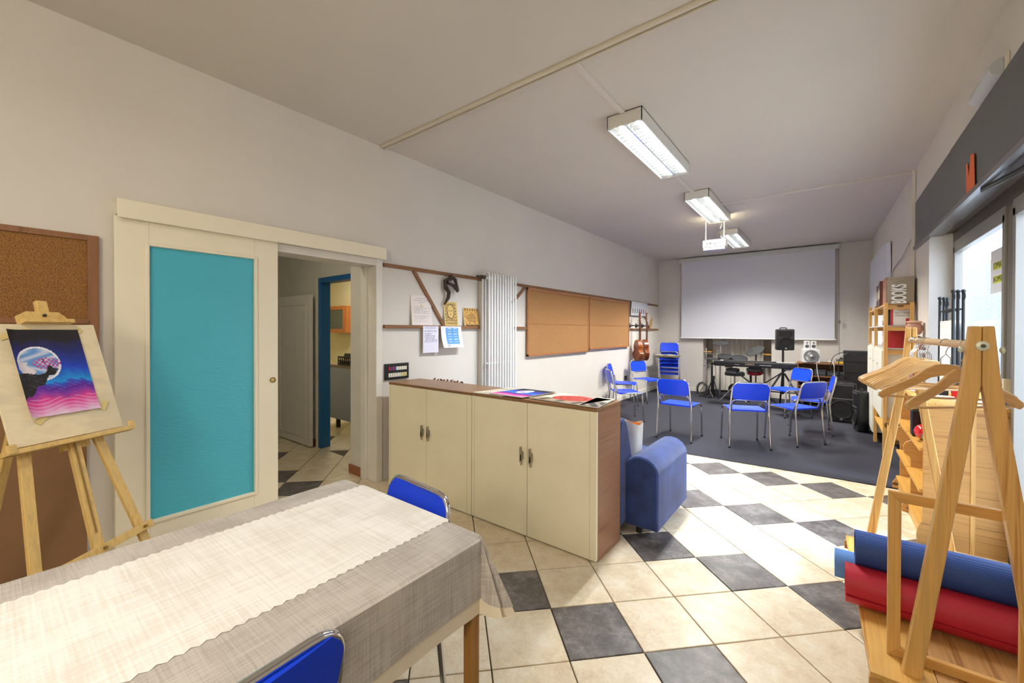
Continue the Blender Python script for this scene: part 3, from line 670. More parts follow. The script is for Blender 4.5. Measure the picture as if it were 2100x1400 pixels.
guitar('darker brown guitar hanging in the corner, right of the amber one', 8.66, .97, (122, 60, 28), R(40))
hk = MB()
for i, y in enumerate((8.2, 8.56, 8.92)):
    o = MB(); o.lathe([(.05, 0), (.045, .01), (.015, .04), (.01, .13), (.012, .14)], (XL + .002, y, 1.49), (1, 0, 0), seg=12); o.tube([(XL + .14, y - .035, 1.50), (XL + .12, y - .03, 1.49), (XL + .12, y + .03, 1.49), (XL + .14, y + .035, 1.50)], .006, 6)
    tag(o.build('guitar_hook', BLACK, smooth=True), ('black wall hook holding the amber guitar', 'black wall hook holding the darker guitar', 'empty black wall hook beside the diagonal slat')[i], 'hook')
def tools(u, v):
    cs = [(150, 60, 50), (50, 120, 70), (60, 60, 66), (70, 60, 80), (130, 60, 60), (60, 70, 90), (150, 90, 60)]
    k = u * 7.4 - .2; i = int(k); f = k - i
    if 0 <= i < 7 and .35 < f < .7 and .18 < v < .48: return cs[i]
    if 0 <= i < 7 and .47 < f < .58 and .48 <= v < .9: return (120, 124, 130)
    return (206, 210, 216)
wallpic('tool_poster', 8.16, 9.06, 1.70, 1.985, tools, 'grey poster showing a row of screwdrivers above the guitars', 'poster', 74, 24, x=XL + .05, tilt=-.02)
for i, (dy, dz) in enumerate(((.02, .2), (.12, .26), (.15, .22), (.13, .12))):
    tag(MB().beam((XL + .03, 9.36 + i * .01, 1.434), (XL + .03, 9.36 + dy, 1.434 + dz), .012, .012).build('wooden_stick', PINE), ('upright wooden stick fanned out on the ledge in the far corner', 'longest fanned wooden stick on the corner ledge', 'third wooden stick of the fan on the corner ledge', 'lowest leaning wooden stick on the corner ledge')[i], 'stick', 'sticks fanned on the corner ledge')
tag(MB().box(XL + .001, XL + .012, 7.95, 8.07, .385, .475).build('wall_socket', BLACK, bevel=.003), 'black wall socket low on the left wall behind the chairs', 'socket')

# ================================================================ CABINETS
def cabinet(x0, label):
    t = thing('cabinet', label, 'cabinet', (x0, 2.24, 0), group='cream cupboards dividing the room'); W = 1.01; D = .35; Hh = .9
    MB().box(0.001, .02, .022, D, 0, Hh).box(W - .021, W - .001, .022, D, 0, Hh).box(.02, W - .02, .022, D, .03, .05).box(.02, W - .02, D - .02, D, .05, Hh).build('carcass', WALNUT, t)
    MB().box(0.001, W - .001, .0, D + .005, Hh + .001, Hh + .02).build('top', WALNUTY, t, bevel=.001)
    for k in range(2):
        a = .002 + k * W / 2; b_ = a + W / 2 - .004
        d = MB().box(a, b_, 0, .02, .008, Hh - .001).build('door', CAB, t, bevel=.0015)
        hx = b_ - .035 if k == 0 else a + .035
        m = MB(); m.box(hx - .014, hx - .006, -.02, -.001, .50, .60).box(hx + .002, hx + .010, -.03, -.02, .485, .585).box(hx - .006, hx + .010, -.012, -.004, .52, .57)
        m.build('handle', P('handle_nickel', (186, 180, 164), .3, .9), d)
        MB().box(hx + .001, hx + .011, -.033, -.030, .515, .555).build('handle_insert', BLACK, d)
        m = MB(); gx = a + .025 if k == 0 else b_ - .045
        m.box(gx, gx + .0015, -.0006, .001, .01, Hh - .01).build('edge_line', P('cabinet_groove', (176, 166, 134), .6), t)
    return t
cabinet(-3.10, 'cream two-door cupboard with walnut top, the one nearer the doorway')
cabinet(-2.088, 'cream two-door cupboard beside the blue sofa, magazines on top')
# prints on top
def flat(name, pts, fn, label, cat='magazine', z=.925, nu=46, nv=36, th=.006):
    a, b_, c = (Vector((*p, z)) for p in pts)
    return tag(printed(name, a, b_ - a, c - a, nu, nv, fn, back=th, rough=.35), label, cat)
def galaxy(u, v):
    # painted night sky: dark top, moon, pink bottom
    n = .03 * math.sin(u * 11 + v * 7) + .015 * math.sin(u * 31 + 3)
    y = v + n * .6
    c = (24, 20, 34) if y > .86 else mixc((20, 60, 190), (24, 22, 70), (y - .55) / .3) if y > .55 else mixc((16, 150, 226), (20, 60, 200), (y - .38) / .17) if y > .38 else mixc((96, 30, 160), (30, 110, 220), (y - .3) / .09) if y > .28 else mixc((226, 60, 150), (110, 40, 170), (y - .17) / .1) if y > .15 else mixc((232, 200, 230), (226, 70, 160), y / .15)
    return c
flat('magazine', [(-2.08, 2.245), (-1.80, 2.20 + .045), (-2.02, 2.56)], lambda u, v: (206, 90, 80) if math.hypot(u - .7, v - .6) < .14 else (222, 212, 192) if v > .25 or u < .2 else (196, 186, 168), 'pale magazine under the night-sky print on the cupboard')
flat('magazine', [(-2.03, 2.50), (-1.70, 2.47), (-2.0, 2.585)], lambda u, v: (200, 196, 184) if u < .9 else (60, 54, 50), 'thin pale magazine at the back of the cupboard top', z=.93)
def top_print(u, v):
    m_ = math.hypot((u - .45) * 1.3, v - .62)
    if m_ < .22: return (236, 232, 244) if m_ > .12 or v > .6 else (176, 110, 190)
    return galaxy(u, v * .95) if v < .8 else (30, 30, 40)
flat('art_print', [(-1.92, 2.243), (-1.63, 2.243), (-1.86, 2.58)], top_print, 'glossy print of a moonlit night sky on the cupboard', 'print', z=.934)
def rose(u, v):
    x, y = (u - .52), (v - .55); r = math.hypot(x / .34, y / .34)
    if r < 1: return (206, 62, 40) if math.sin(r * 16 + math.atan2(y, x) * 2) > -.5 else (150, 30, 24)
    if v < .3: return (176, 156, 132) if math.sin(u * 20) > -.4 else (90, 76, 62)
    return (226, 214, 186) if u < .35 else (178, 162, 140)
flat('magazine', [(-1.60, 2.285), (-1.20, 2.25), (-1.52, 2.59)], rose, 'magazine with a big red blossom on its cover', z=.93)
flat('magazine', [(-1.20, 2.243), (-1.075, 2.243), (-1.24, 2.585)], lambda u, v: (60, 50, 44) if v < .5 and math.sin(u * 9 + v * 15) > -.3 else (222, 210, 180) if v > .55 else (150, 136, 116), 'brown landscape magazine at the cupboard corner', z=.93)
# striped cloth behind
scm, n_, l_, b_ = nm('striped_cloth'); wv = n_.new('ShaderNodeTexWave'); wv.inputs['Scale'].default_value = 13; wv.bands_direction = 'X'
l_.new(coord(n_, l_, (1, 1, .5), rot=(0, R(25), 0)), wv.inputs['Vector']); l_.new(ramp(n_, l_, wv.outputs[0], [(.42, lin((92, 50, 50))), (.5, lin((222, 212, 200)))]), b_.inputs['Base Color']); b_.inputs['Roughness'].default_value = .9
stc = thing('striped_chair', 'chair with a red striped cloth on its back, behind the cupboards', 'chair', (-2.95, 2.80, 0))
m = MB(); m.grid(lambda u, v: (-.2 + .4 * u, .01 + .012 * math.sin(u * 40) - .03 * math.cos(v * PI), .60 + (.30 + .005 * math.sin(u * 30)) * math.sin(v * PI) ** .4), 60, 12); m.build('cloth', scm, stc, smooth=True)
MB().box(-.19, .19, .0, .015, .62, .89).build('backrest', WALNUT, stc)
for sx in (-1, 1):
    for yy in (.02, .36): MB().box(sx * .17 - .015, sx * .17 + .015, yy - .01, yy + .02, .005, .44 if yy > .1 else .86).build('leg', WALNUT, stc)
MB().box(-.2, .2, .0, .4, .43, .46).build('seat', WALNUT, stc, bevel=.005)

# ================================================================ SOFA
so = thing('sofa', 'blue suede sofa backing onto the cream cupboards', 'sofa', (0, 0, 0))
def rprism(poly, o, U, V, W): return MB().prism(poly, o, U, V, W)
m = MB(); m.prism([(2.61, .07), (2.61, .72), (2.63, .77), (2.67, .79), (2.72, .78), (2.75, .74), (2.87, .40), (2.90, .07)], (-2.75, 0, 0), (0, 1, 0), (0, 0, 1), (1.66, 0, 0)); m.build('backrest', SOFA, so, bevel=.018, smooth=True)
def armp():
    p = [(-1.11, .06), (-1.11, .46)] + [(-.99 + .12 * math.cos(a), .43 + .11 * math.sin(a)) for a in [PI - k * PI / 8 for k in range(1, 8)]] + [(-.87, .44), (-.87, .06)]
    return p
m = MB(); m.prism(armp(), (0, 2.71, 0), (1, 0, 0), (0, 0, 1), (0, .7, 0)); m.build('armrest', SOFA, so, bevel=.014, smooth=True)
m = MB(); m.prism([(a - 1.78, b_) for a, b_ in armp()], (0, 2.71, 0), (1, 0, 0), (0, 0, 1), (0, .7, 0)); m.build('armrest', SOFA, so, bevel=.014, smooth=True)
MB().box(-2.64, -1.12, 2.88, 3.40, .07, .27).build('seat_base', SOFA, so, bevel=.02)
for a, b_ in ((-2.64, -1.885), (-1.88, -1.12)): MB().box(a, b_, 2.86, 3.42, .275, .43).build('seat_cushion', SOFA, so, bevel=.035)
for x, y in ((-1.02, 2.78), (-.95, 3.35), (-2.7, 2.78), (-2.7, 3.35)): MB().cyl((x, y, .001), (x, y, .07), .02).build('foot', BLACK, so)
m = MB(); m.tube([(-1.088, 2.612, .08), (-1.088, 2.612, .72), (-1.088, 2.63, .77), (-1.088, 2.68, .79)], .004, 6); m.build('piping', P('blue_piping', (40, 60, 110), .7), so, smooth=True)
bg_ = thing('tote_bag', 'white and orange tote bag standing on the sofa', 'bag', (-1.19, 3.04, .432))
def bagf(u, v):
    a = 2 * PI * u; k = 1 + .12 * v; return ((.085 * k + .006 * math.sin(5 * a)) * math.cos(a), .05 * k * math.sin(a), .01 + v * (.25 + .012 * math.sin(3 * a)))
MB().grid(bagf, 28, 8).build('bag_body', P('bag_white', (236, 232, 220), .7, var=.04, bump=.3, bscale=14), bg_, smooth=True)
MB().grid(lambda u, v: (.08 * math.cos(2 * PI * u), .045 * math.sin(2 * PI * u), .18 + .07 * v), 20, 2).box(-.06, .06, -.03, .03, .16, .19).build('bag_lining', P('bag_orange', (232, 150, 60), .7), bg_, smooth=True)

# ================================================================ CHAIRS
def make_chair(label):
    t = thing('chair', label, 'chair')
    rr = .0105
    # rear hoop: floor -> back top -> floor
    pts = fillet([(-.215, -.235, .004), (-.205, -.195, .42), (-.19, -.27, .77), (.19, -.27, .77), (.205, -.195, .42), (.215, -.235, .004)], .075, 6)
    MB().tube(pts, rr, 10).build('back_frame', CHROME, t, smooth=True)
    pts = fillet([(-.205, .225, .004), (-.2, .2, .435), (-.185, -.165, .425), (-.185, -.205, .565), (.185, -.205, .565), (.185, -.165, .425), (.2, .2, .435), (.205, .225, .004)], .055, 6)
    MB().tube(pts, rr, 10).build('seat_frame', CHROME, t, smooth=True)
    def seat(u, v, dz=0):
        x = -.198 + .396 * u; y = -.165 + .37 * v; dip = -.016 * math.sin(PI * u) * math.sin(PI * min(1, v * 1.1)); ed = -.014 if v > .97 else 0
        return (x, y, .438 + dip + ed + dz)
    m = MB(); m.grid(lambda u, v: seat(u, v, .006), 12, 10); n = len(m.v); m.grid(lambda u, v: seat(1 - u, v, -.012), 12, 10)
    m.grid(lambda u, v: seat(u, 0, -.012 + .018 * v), 12, 1); m.grid(lambda u, v: seat(1 - u, 1, -.012 + .018 * v), 12, 1); m.grid(lambda u, v: seat(0, 1 - u, -.012 + .018 * v), 10, 1); m.grid(lambda u, v: seat(1, u, -.012 + .018 * v), 10, 1)
    m.build('seat', BLUE, t, smooth=True)
    def back(u, v, off):
        x = -.192 + .384 * u; z = .572 + .192 * v
        inset = .035 * max(0, (v - .7) / .3) ** 2 + .03 * max(0, (.25 - v) / .25) ** 2
        x *= 1 - inset / .19; y = -.222 - .048 * v - .012 * math.sin(PI * u) + off
        return (x, y, z)
    m = MB(); m.grid(lambda u, v: back(u, v, .012), 14, 8); m.grid(lambda u, v: back(1 - u, v, -.012), 14, 8)
    m.grid(lambda u, v: back(u, 0, -.012 + .024 * v), 14, 1); m.grid(lambda u, v: back(1 - u, 1, -.012 + .024 * v), 14, 1); m.grid(lambda u, v: back(0, 1 - u, -.012 + .024 * v), 8, 1); m.grid(lambda u, v: back(1, u, -.012 + .024 * v), 8, 1)
    m.build('backrest', BLUE, t, smooth=True)
    for x, y in ((-.215, -.235), (.215, -.235), (-.205, .225), (.205, .225)): MB().cyl((x, y, 0), (x, y, .02), .0125, seg=10).build('foot_cap', BLACK, t)
    return t
GC = 'blue chairs in a circle'
ch0 = make_chair('blue chair seen from behind, the nearest-left one of the circle'); ch0['group'] = GC
spots = [(-1.516, 5.578, -3.8, None, 0), (-.806, 5.725, 22.7, 'blue chair seen from behind in the centre, lit glossy by daylight', 0), (-.341, 6.241, 53.1, 'blue chair seen from behind just right of the glossy centre one', 0),
         (-2.487, 6.147, -51.1, 'blue chair near the left wall, the nearer of the two side by side', 0), (-2.906, 7.112, -76.5, 'blue chair near the left wall, behind its twin', 0),
         (-2.794, 8.0, -116.6, 'blue chair below the hanging guitars', 0), (-.20, 7.034, 95, 'blue chair turned sideways in front of the floor speakers', 0), (-.519, 8.094, 134.1, 'blue chair facing us in front of the keyboard end', 0)]
for i, (x, y, a, lb, z) in enumerate(spots):
    o = ch0 if i == 0 else copy_tree(ch0)
    o.location = (x, y, .008); o.rotation_euler = (0, 0, R(a))
    if lb: relabel(o, lb, GC)
GS = 'stack of blue chairs'
slb = ['bottom blue chair of the corner stack', 'second chair from the floor in the corner stack', 'third chair up in the corner stack', 'fourth chair up in the corner stack', 'top blue chair of the corner stack, its back standing clear']
for k in range(5):
    o = copy_tree(ch0); o.location = (-2.80 + .004 * k, 9.50 - .035 * k, .008 + .085 * k); o.rotation_euler = (0, 0, R(196)); relabel(o, slb[k], GS)
o = copy_tree(ch0); o.location = (-1.30, .80, 0); o.rotation_euler = (0, 0, R(175)); relabel(o, 'blue chair at the far end of the cloth-covered table', 'chairs at the table')
o = copy_tree(ch0); o.location = (-1.06, .262, 0); o.rotation_euler = (0, 0, R(93)); relabel(o, 'blue chair at the near long side of the cloth-covered table', 'chairs at the table')
m = MB()
for k, (z, s_) in enumerate(((0, 1), (.02, .96), (.036, .9))):
    m.grid(lambda u, v: ((-.24 + .48 * u) * s_, (-.2 + .4 * v) * s_, .012 + z + .006 * math.sin(u * 11 + k) + .005 * math.sin(v * 9)), 14, 10, mi=k % 2)
    m.box(-.23 * s_, .23 * s_, -.19 * s_, .19 * s_, z, z + .010, mi=1 if k == 0 else 0)
tag(m.build('folded_cloth', [P('beige_cloth', (196, 186, 160), .9), P('navy_cloth', (40, 44, 66), .9)], loc=(-2.80, 9.33, .80), smooth=True), 'beige and dark folded cloths lying on the chair stack', 'cloth')

# ================================================================ TABLE
tb = thing('table', 'long wooden table under a grey linen cloth', 'table', (-1.215, .15, 0))
MB().box(-.378, .378, -.75, .785, .725, .752).build('tabletop', OAK, tb)
for sx in (-1, 1):
    for y in (-.7, .768): MB().box(sx * .36 - .0175, sx * .36 + .0175, y - .0175, y + .0175, 0, .725).build('leg', wood('table_leg', (176, 128, 66), (140, 94, 44), 'z', .45, 14), tb, bevel=.003)
MB().box(-.33, .33, -.7, -.68, .64, .724).box(-.33, .33, .70, .72, .64, .724).box(-.345, -.325, -.7, .7, .64, .724).box(.325, .345, -.7, .7, .64, .724).build('apron', MATS['table_leg'], tb)
X0, X1, Y0, Y1, ZT = -1.605, -.83, -.62, .945, .757
cl = thing('tablecloth', 'grey linen cloth with beige lining draped over the table', 'tablecloth', (0, 0, 0))
per = []
rc = .02
def corner(cx, cy, a0):
    return [((cx + rc * math.cos(a), cy + rc * math.sin(a)), (math.cos(a), math.sin(a)), math.sin((a - a0) / (PI / 2) * PI)) for a in [a0 + k * PI / 2 / 14 for k in range(15)]]
per += corner(X1 - rc, Y1 - rc, 0)
per += [((X1 - rc - (X1 - X0 - 2 * rc) * k / 16, Y1), (0, 1), 0) for k in range(1, 16)]
per += corner(X0 + rc, Y1 - rc, PI / 2)
per += [((X0, Y1 - rc - (Y1 - Y0 - 2 * rc) * k / 30), (-1, 0), 0) for k in range(1, 30)]
per += corner(X0 + rc, Y0 + rc, PI)
per += [((X0 + rc + (X1 - X0 - 2 * rc) * k / 16, Y0), (0, -1), 0) for k in range(1, 16)]
per += corner(X1 - rc, Y0 + rc, 1.5 * PI)
per += [((X1, Y0 + rc + (Y1 - Y0 - 2 * rc) * k / 40), (1, 0), 0) for k in range(1, 40)]
per.append(per[0]); NP = len(per) - 1
def drop(i, t, z0, z1, extra=0):
    (x, y), (nx, ny), cr = per[i]
    Ld = (z0 - z1); z = z0 - Ld * t * (1 + .22 * cr)
    tot = (ZT - z) / .24
    near = max(abs(cr), 0)
    fl_ = .085 * cr * tot * (1 + .35 * math.cos(i * 2.2)) + .008 * math.sin(i * .45) * tot + extra
    if cr == 0:  # slight inward pull beside the corner pleat
        fl_ = .006 * math.sin(i * .4) * tot + .006 + extra
    return (x + nx * fl_, y + ny * fl_, z)
m = MB(); prev = [(0.0, 0.0)]
rows = 10
vs_ = []
for j in range(rows + 1):
    for i in range(NP): vs_.append(drop(i, j / rows, ZT - .008, .575))
fs = [(j * NP + i, (j + 1) * NP + i, (j + 1) * NP + (i + 1) % NP, j * NP + (i + 1) % NP) for j in range(rows) for i in range(NP)]
top = [(p[0][0] - p[1][0] * .006, p[0][1] - p[1][1] * .006, ZT) for p in per[:-1]]
k0 = len(vs_); vs_ += top; fs += [(k0 + i, i, (i + 1) % NP, k0 + (i + 1) % NP) for i in range(NP)]
fs.append(tuple(k0 + i for i in range(NP)))
m.add(vs_, fs); m.build('cloth', LINEN, cl, smooth=True)
vs_ = []
for j in range(5):
    for i in range(NP): vs_.append(drop(i, j / 4 * 1.0, .60, .528, -.004))
m = MB(); m.add(vs_, [(j * NP + i, (j + 1) * NP + i, (j + 1) * NP + (i + 1) % NP, j * NP + (i + 1) % NP) for j in range(4) for i in range(NP)]); m.build('lining', LINING, cl, smooth=True, label='beige lining showing below the hem')
m = MB(); zz = ZT + .0015; nz = 120; A0, A1 = -1.475, -.985
vs_ = []
for k in range(nz + 1):
    y = -.6 + (Y1 + .002 + .6) * k / nz; d = .009 if k % 2 else 0
    vs_ += [(A0 - d, y, zz), (A1 + d, y, zz)]
fs = [(2 * k, 2 * k + 1, 2 * k + 3, 2 * k + 2) for k in range(nz)]
b0 = len(vs_); vs_ += [(A0, Y1 + .016, ZT - .015), (A1, Y1 + .016, ZT - .015), (A0, Y1 + .02, ZT - .17), (A1, Y1 + .02, ZT - .17)]; fs += [(2 * nz, 2 * nz + 1, b0 + 1, b0), (b0, b0 + 1, b0 + 3, b0 + 2)]
m.add(vs_, fs); tag(m.build('table_runner', LINENW), 'white woven table runner with zigzag edges on the grey cloth', 'runner')

# ================================================================ EASEL
BLp = Vector((-2.485, .072, .915)); al = Vector((-.469, .883, 0)).normalized(); upv = Vector((-.297, -.158, .942)).normalized(); nv = al.cross(upv).normalized()
if nv.dot(CAM - BLp) < 0: nv = -nv
upv = (upv - upv.dot(al) * al).normalized(); nv = al.cross(upv).normalized(); nv = nv if nv.dot(CAM - BLp) > 0 else -nv
def E(a, b_, c=0): return BLp + al * a + upv * b_ + nv * c
ea = thing('easel', 'light beech tripod easel holding a drawing board', 'easel', (0, 0, 0))
GL = -.965
m = MB(); m.beam(E(.09, .30, -.035), E(-.075, GL, -.035), .036, .018, al); m.build('leg', EASEL, ea, bevel=.002)
m = MB(); m.beam(E(.30, .0 + .30 - .3, -.035), E(.43, GL, -.035), .036, .018, al); m.build('leg', EASEL, ea, bevel=.002)
m = MB(); m.beam(E(.232, .64, -.03), E(.190, -.50, -.03), .038, .022, al); m.build('mast', EASEL, ea, bevel=.002)
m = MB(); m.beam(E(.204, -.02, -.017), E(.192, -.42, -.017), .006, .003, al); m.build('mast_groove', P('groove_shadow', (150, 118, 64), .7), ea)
m = MB(); m.beam(E(-.075, -.515, -.012), E(.405, -.475, -.012), .034, .014, upv); m.build('crossbar', EASEL, ea, bevel=.002)
m = MB(); m.beam(E(-.03, -.012, .0), E(.425, -.012, .0), .02, .05, upv); m.beam(E(-.03, -.0, .022), E(-.0, -.0, .022), .035, .012, upv); m.beam(E(.40, .006, .022), E(.425, .006, .022), .03, .01, upv); m.build('ledge', EASEL, ea, bevel=.002)
m = MB(); m.prism([(.125, .535), (.285, .535), (.285, .55), (.262, .575), (.15, .575), (.125, .56)], E(0, 0, -.018), al, upv, nv * .03); m.build('top_clamp', EASEL, ea, bevel=.002)
m = MB(); m.beam(E(.125, .528, .008), E(.30, .528, .008), .018, .05, upv); m.build('clamp_lip', EASEL, ea, bevel=.002)
m = MB(); m.cyl(E(.205, .556, .012), E(.205, .556, .02), .006); m.build('knob', P('bolt_dark', (70, 64, 54), .4, .8), ea)
m = MB(); m.cyl(E(.198, -.493, -.006), E(.198, -.493, .004), .007); m.build('bolt', BRASS, ea); m = MB(); m.cyl(E(.365, -.479, -.006), E(.365, -.479, .004), .007); m.build('bolt', BRASS, ea)
m = MB(); m.beam(E(.13, .30, -.06), (-3.06, -.05, .0), .032, .02, al); m.build('rear_leg', EASEL, ea, bevel=.002)
m = MB(); m.beam(E(.07, .3, -.045), E(.32, .3, -.045), .03, .016, upv); m.beam(E(.17, -.03, -.045), E(.27, -.03, -.045), .03, .03, upv); m.build('brace', EASEL, ea, bevel=.002)
tag(MB().obox(E(.195, .262, -.004), al * .197, upv * .258, nv * .004).build('drawing_board', PLY, bevel=.001), 'pale plywood drawing board on the easel', 'board')
def paint(u, v):
    ww = math.sin(v * 31 + 2 * math.sin(u * 9)) * .012
    nse = math.sin(u * 23 + 3 * math.sin(v * 51)) * .5 + math.sin(u * 61 + v * 140) * .5
    c = galaxy(u, v + .012 * nse)
    c = mixc(c, (236, 236, 250), .16 * max(0, nse) if v < .55 else .05 * max(0, nse))
    if v < .2: c = mixc(c, (240, 214, 236), max(0, .5 * math.sin(v * 150 + 5 * math.sin(u * 8))))
    if v > .885 + .008 * math.sin(u * 30): return (22, 18, 24)
    mr = math.hypot((u - .32) / .29, (v - .60) / .20)
    if mr < 1:
        c = (238, 238, 246) if mr > .9 else mixc((206, 212, 236), (96, 150, 214), .5 + .5 * math.sin(u * 19 + 4 * math.sin(v * 23)))
        if u < .2 + .05 * math.sin(v * 40) and v < .62: c = (226, 220, 230)
    cl_ = .49 + .012 * math.sin(u * 17) + (.05 * (u - .38) / .2 if u > .38 else 0) + .06 * math.exp(-((u - .44) / .045) ** 2)
    lo = .20 + .36 * (max(0, u - .03) / .58) ** 1.0 + .02 * math.sin(u * 35)
    if u < .60 and lo < v < cl_: return (26, 24, 28) if nse < .75 else (66, 62, 64)
    tr_ = math.hypot((u - .42) / .20, (v - .60) / .068)
    if tr_ < 1:
        if math.sin(u * 95 + 2) * math.sin(v * 130) > -.02: return (186, 80, 156)
        if abs((u - .44) + .6 * (v - .53)) < .008 or abs((u - .44) - 1.3 * (v - .53)) < .008: return (40, 24, 40)
    return c
o = printed('painting', E(.068, .108, .004), al * .25 + upv * .0, upv * .385 + al * (-.0), 84, 124, paint, back=.001, rough=.45, bend=lambda u, v: .0015 + .012 * (1 - min(1, u * 6)) ** 2 + .006 * (1 - min(1, v * 8)) ** 2)
tag(o, 'acrylic painting of a full moon, cliff and blossoming tree, taped to the board', 'painting')
TAPE = P('masking_tape', (226, 206, 140), .7)
for i, (a, b_, c_, d_) in enumerate(((.05, .458, .09, .475), (.11, .475, .15, .495), (.30, .47, .33, .495), (.09, .085, .125, .115), (.325, .10, .352, .14))):
    tag(MB().beam(E(a, b_, .0035), E(c_, d_, .0035), .022, .0015, upv).build('tape_strip', TAPE), ('strip of masking tape at the painting\'s left edge top', 'strip of masking tape on the painting\'s upper left', 'strip of masking tape on the painting\'s upper right', 'strip of masking tape at the painting\'s lower left', 'strip of masking tape at the painting\'s lower right')[i], 'tape', 'tape holding the painting')
# ================================================================ MUSIC CORNER
# alcove curtain and shelves
ct = MB(); ct.grid(lambda u, v: (-2.1 + 1.0 * u, YF + .30 + .035 * math.sin(u * 60) + .02 * math.sin(u * 23 + v * 4), .05 + 2.2 * v), 120, 12)
tag(ct.build('curtain', P('sheer_grey_curtain', (232, 228, 218), .8), smooth=True), 'pale grey curtain hanging in the alcove behind the drums', 'curtain')
tag(MB().box(AX0 + .001, AX0 + .16, YF + .05, YF + .48, .90, .925).build('alcove_shelf', PINEX), 'small pine shelf on the left inside the alcove', 'shelf')
tag(MB().box(AX1 - .16, AX1 - .001, YF + .05, YF + .48, .88, .905).build('alcove_shelf', PINEX), 'small pine shelf on the right inside the alcove', 'shelf')
# keyboard
kb = thing('keyboard', 'black digital piano on a folding stand, seen from behind', 'keyboard', (-1.02, 8.45, .735), R(0))
MB().box(-.68, .60, -.01, .24, 0.0, .095).build('case', BLACK, kb, bevel=.012)
MB().box(-.52, .30, .02, .16, .096, .112).build('control_deck', BLACKM, kb, bevel=.006)
MB().box(-.60, .56, .17, .245, .07, .1).build('keys', WHITEP, kb)
text('maker_lettering', 'CASIO', .05, P('gold_print', (196, 170, 130), .4), kb, (-.09, -.012, .05), (1, 0, 0), (0, 0, 1), .0006)
MB().box(.06, .24, -.0115, -.01, .04, .05).box(-.33, -.25, -.0115, -.01, .04, .046).build('rear_labels', P('grey_print', (170, 170, 170), .5), kb)
ks = thing('keyboard_stand', 'black folding X stand under the digital piano', 'stand', (-1.0, 8.55, 0))
for yy in (-.03, .03):
    s_ = 1 if yy < 0 else -1
    MB().beam((-.45 * s_, yy, .73), (.42 * s_, yy, .03), .03, .02, (0, 1, 0)).build('leg', BLACK, ks)
MB().box(-.5, -.40, -.15, .15, .715, .733).box(.40, .5, -.15, .15, .715, .733).build('rest', BLACK, ks, bevel=.003)
for x_ in (-.46, .40): MB().box(x_, x_ + .04, -.2, .2, .008, .035).build('foot', BLACK, ks, bevel=.003)
# speaker on tripod
ss = thing('speaker_stand', 'black tripod stand carrying the loudspeaker', 'stand', (-.64, 8.8, .008))
MB().cyl((0, 0, .25), (0, 0, .75), .022).cyl((0, 0, .75), (0, 0, 1.04), .017).build('pole', BLACK, ss, smooth=True)
MB().cyl((0, 0, .72), (0, 0, .79), .03).build('collar', BLACK, ss, smooth=True)
for a in (100, 215, 330):
    d = Vector((math.cos(R(a)), math.sin(R(a)), 0)); MB().beam(d * .03 + Vector((0, 0, .62)), d * .42 + Vector((0, 0, .015)), .03, .015).build('leg', BLACK, ss)
    MB().beam(Vector((0, 0, .28)), d * .24 + Vector((0, 0, .3)), .02, .008, (0, 0, 1)).build('brace', BLACK, ss)
def speaker(label, loc, rz, W, D, Hh, rake=0, horn=True):
    t = thing('loudspeaker', label, 'speaker', loc, rz)
    m = MB(); m.prism([(-W / 2, -D / 2), (W / 2, -D / 2), (W / 2 - .0, -D / 2 + .06), (W * .32, D / 2), (-W * .32, D / 2), (-W / 2, -D / 2 + .06)], (0, 0, 0), (1, 0, 0), (0, 1, 0), (0, 0, Hh)); m.build('cabinet', BLACK, t, bevel=.018)
    f = -D / 2
    m = MB()
    m.add([(-W * .40, f - .002, Hh * .60), (W * .40, f - .002, Hh * .60), (W * .40, f - .002, Hh * .93), (-W * .40, f - .002, Hh * .93), (-W * .08, f + .05, Hh * .72), (W * .08, f + .05, Hh * .72), (W * .08, f + .05, Hh * .82), (-W * .08, f + .05, Hh * .82)],
          [(0, 1, 5, 4), (1, 2, 6, 5), (2, 3, 7, 6), (3, 0, 4, 7), (4, 5, 6, 7)])
    m.box(-W * .42, W * .42, f - .004, f - .001, Hh * .93, Hh * .95).box(-W * .42, W * .42, f - .004, f - .001, Hh * .58, Hh * .6)
    m.build('horn', P('horn_grey', (96, 96, 98), .35), t)
    MB().lathe([(W * .44, 0), (W * .44, .012), (W * .38, .016), (W * .36, .006), (W * .14, -.0), (.001, .008)], (0, f, Hh * .32), (0, -1, 0), seg=28).build('woofer', GRILL, t, smooth=True)
    MB().lathe([(W * .055, 0), (W * .055, .004), (.001, .004)], (0, f - .016, Hh * .09), (0, -1, 0), seg=16).build('badge', STEEL, t, smooth=True)
    m = MB(); m.tube(fillet([(-.05, 0, Hh), (-.05, 0, Hh + .025), (.05, 0, Hh + .025), (.05, 0, Hh)], .015, 3), .008, 6); m.build('handle', BLACK, t)
    return t
speaker('black loudspeaker on the tripod in front of the screen', (-.64, 8.8, 1.048), R(22), .28, .25, .37)
speaker('big black floor loudspeaker, front facing us, right of the chairs', (.17, 8.14, .008), R(-4), .34, .32, .60)
speaker('black floor loudspeaker turned left, in front of the shelf end', (.365, 7.50, .008), R(-80), .26, .14, .55)
am = thing('amplifier', 'tall black amplifier rack in the right corner', 'amplifier', (.40, 8.95, .008))
MB().box(-.2, .2, -.2, .2, 0, 1.05).build('rack_case', BLACKM, am, bevel=.008)
for z in (.1, .3, .5, .7, .88): MB().box(-.18, .18, -.206, -.2, z, z + .14).build('unit', BLACK, am, bevel=.003)
m = MB()
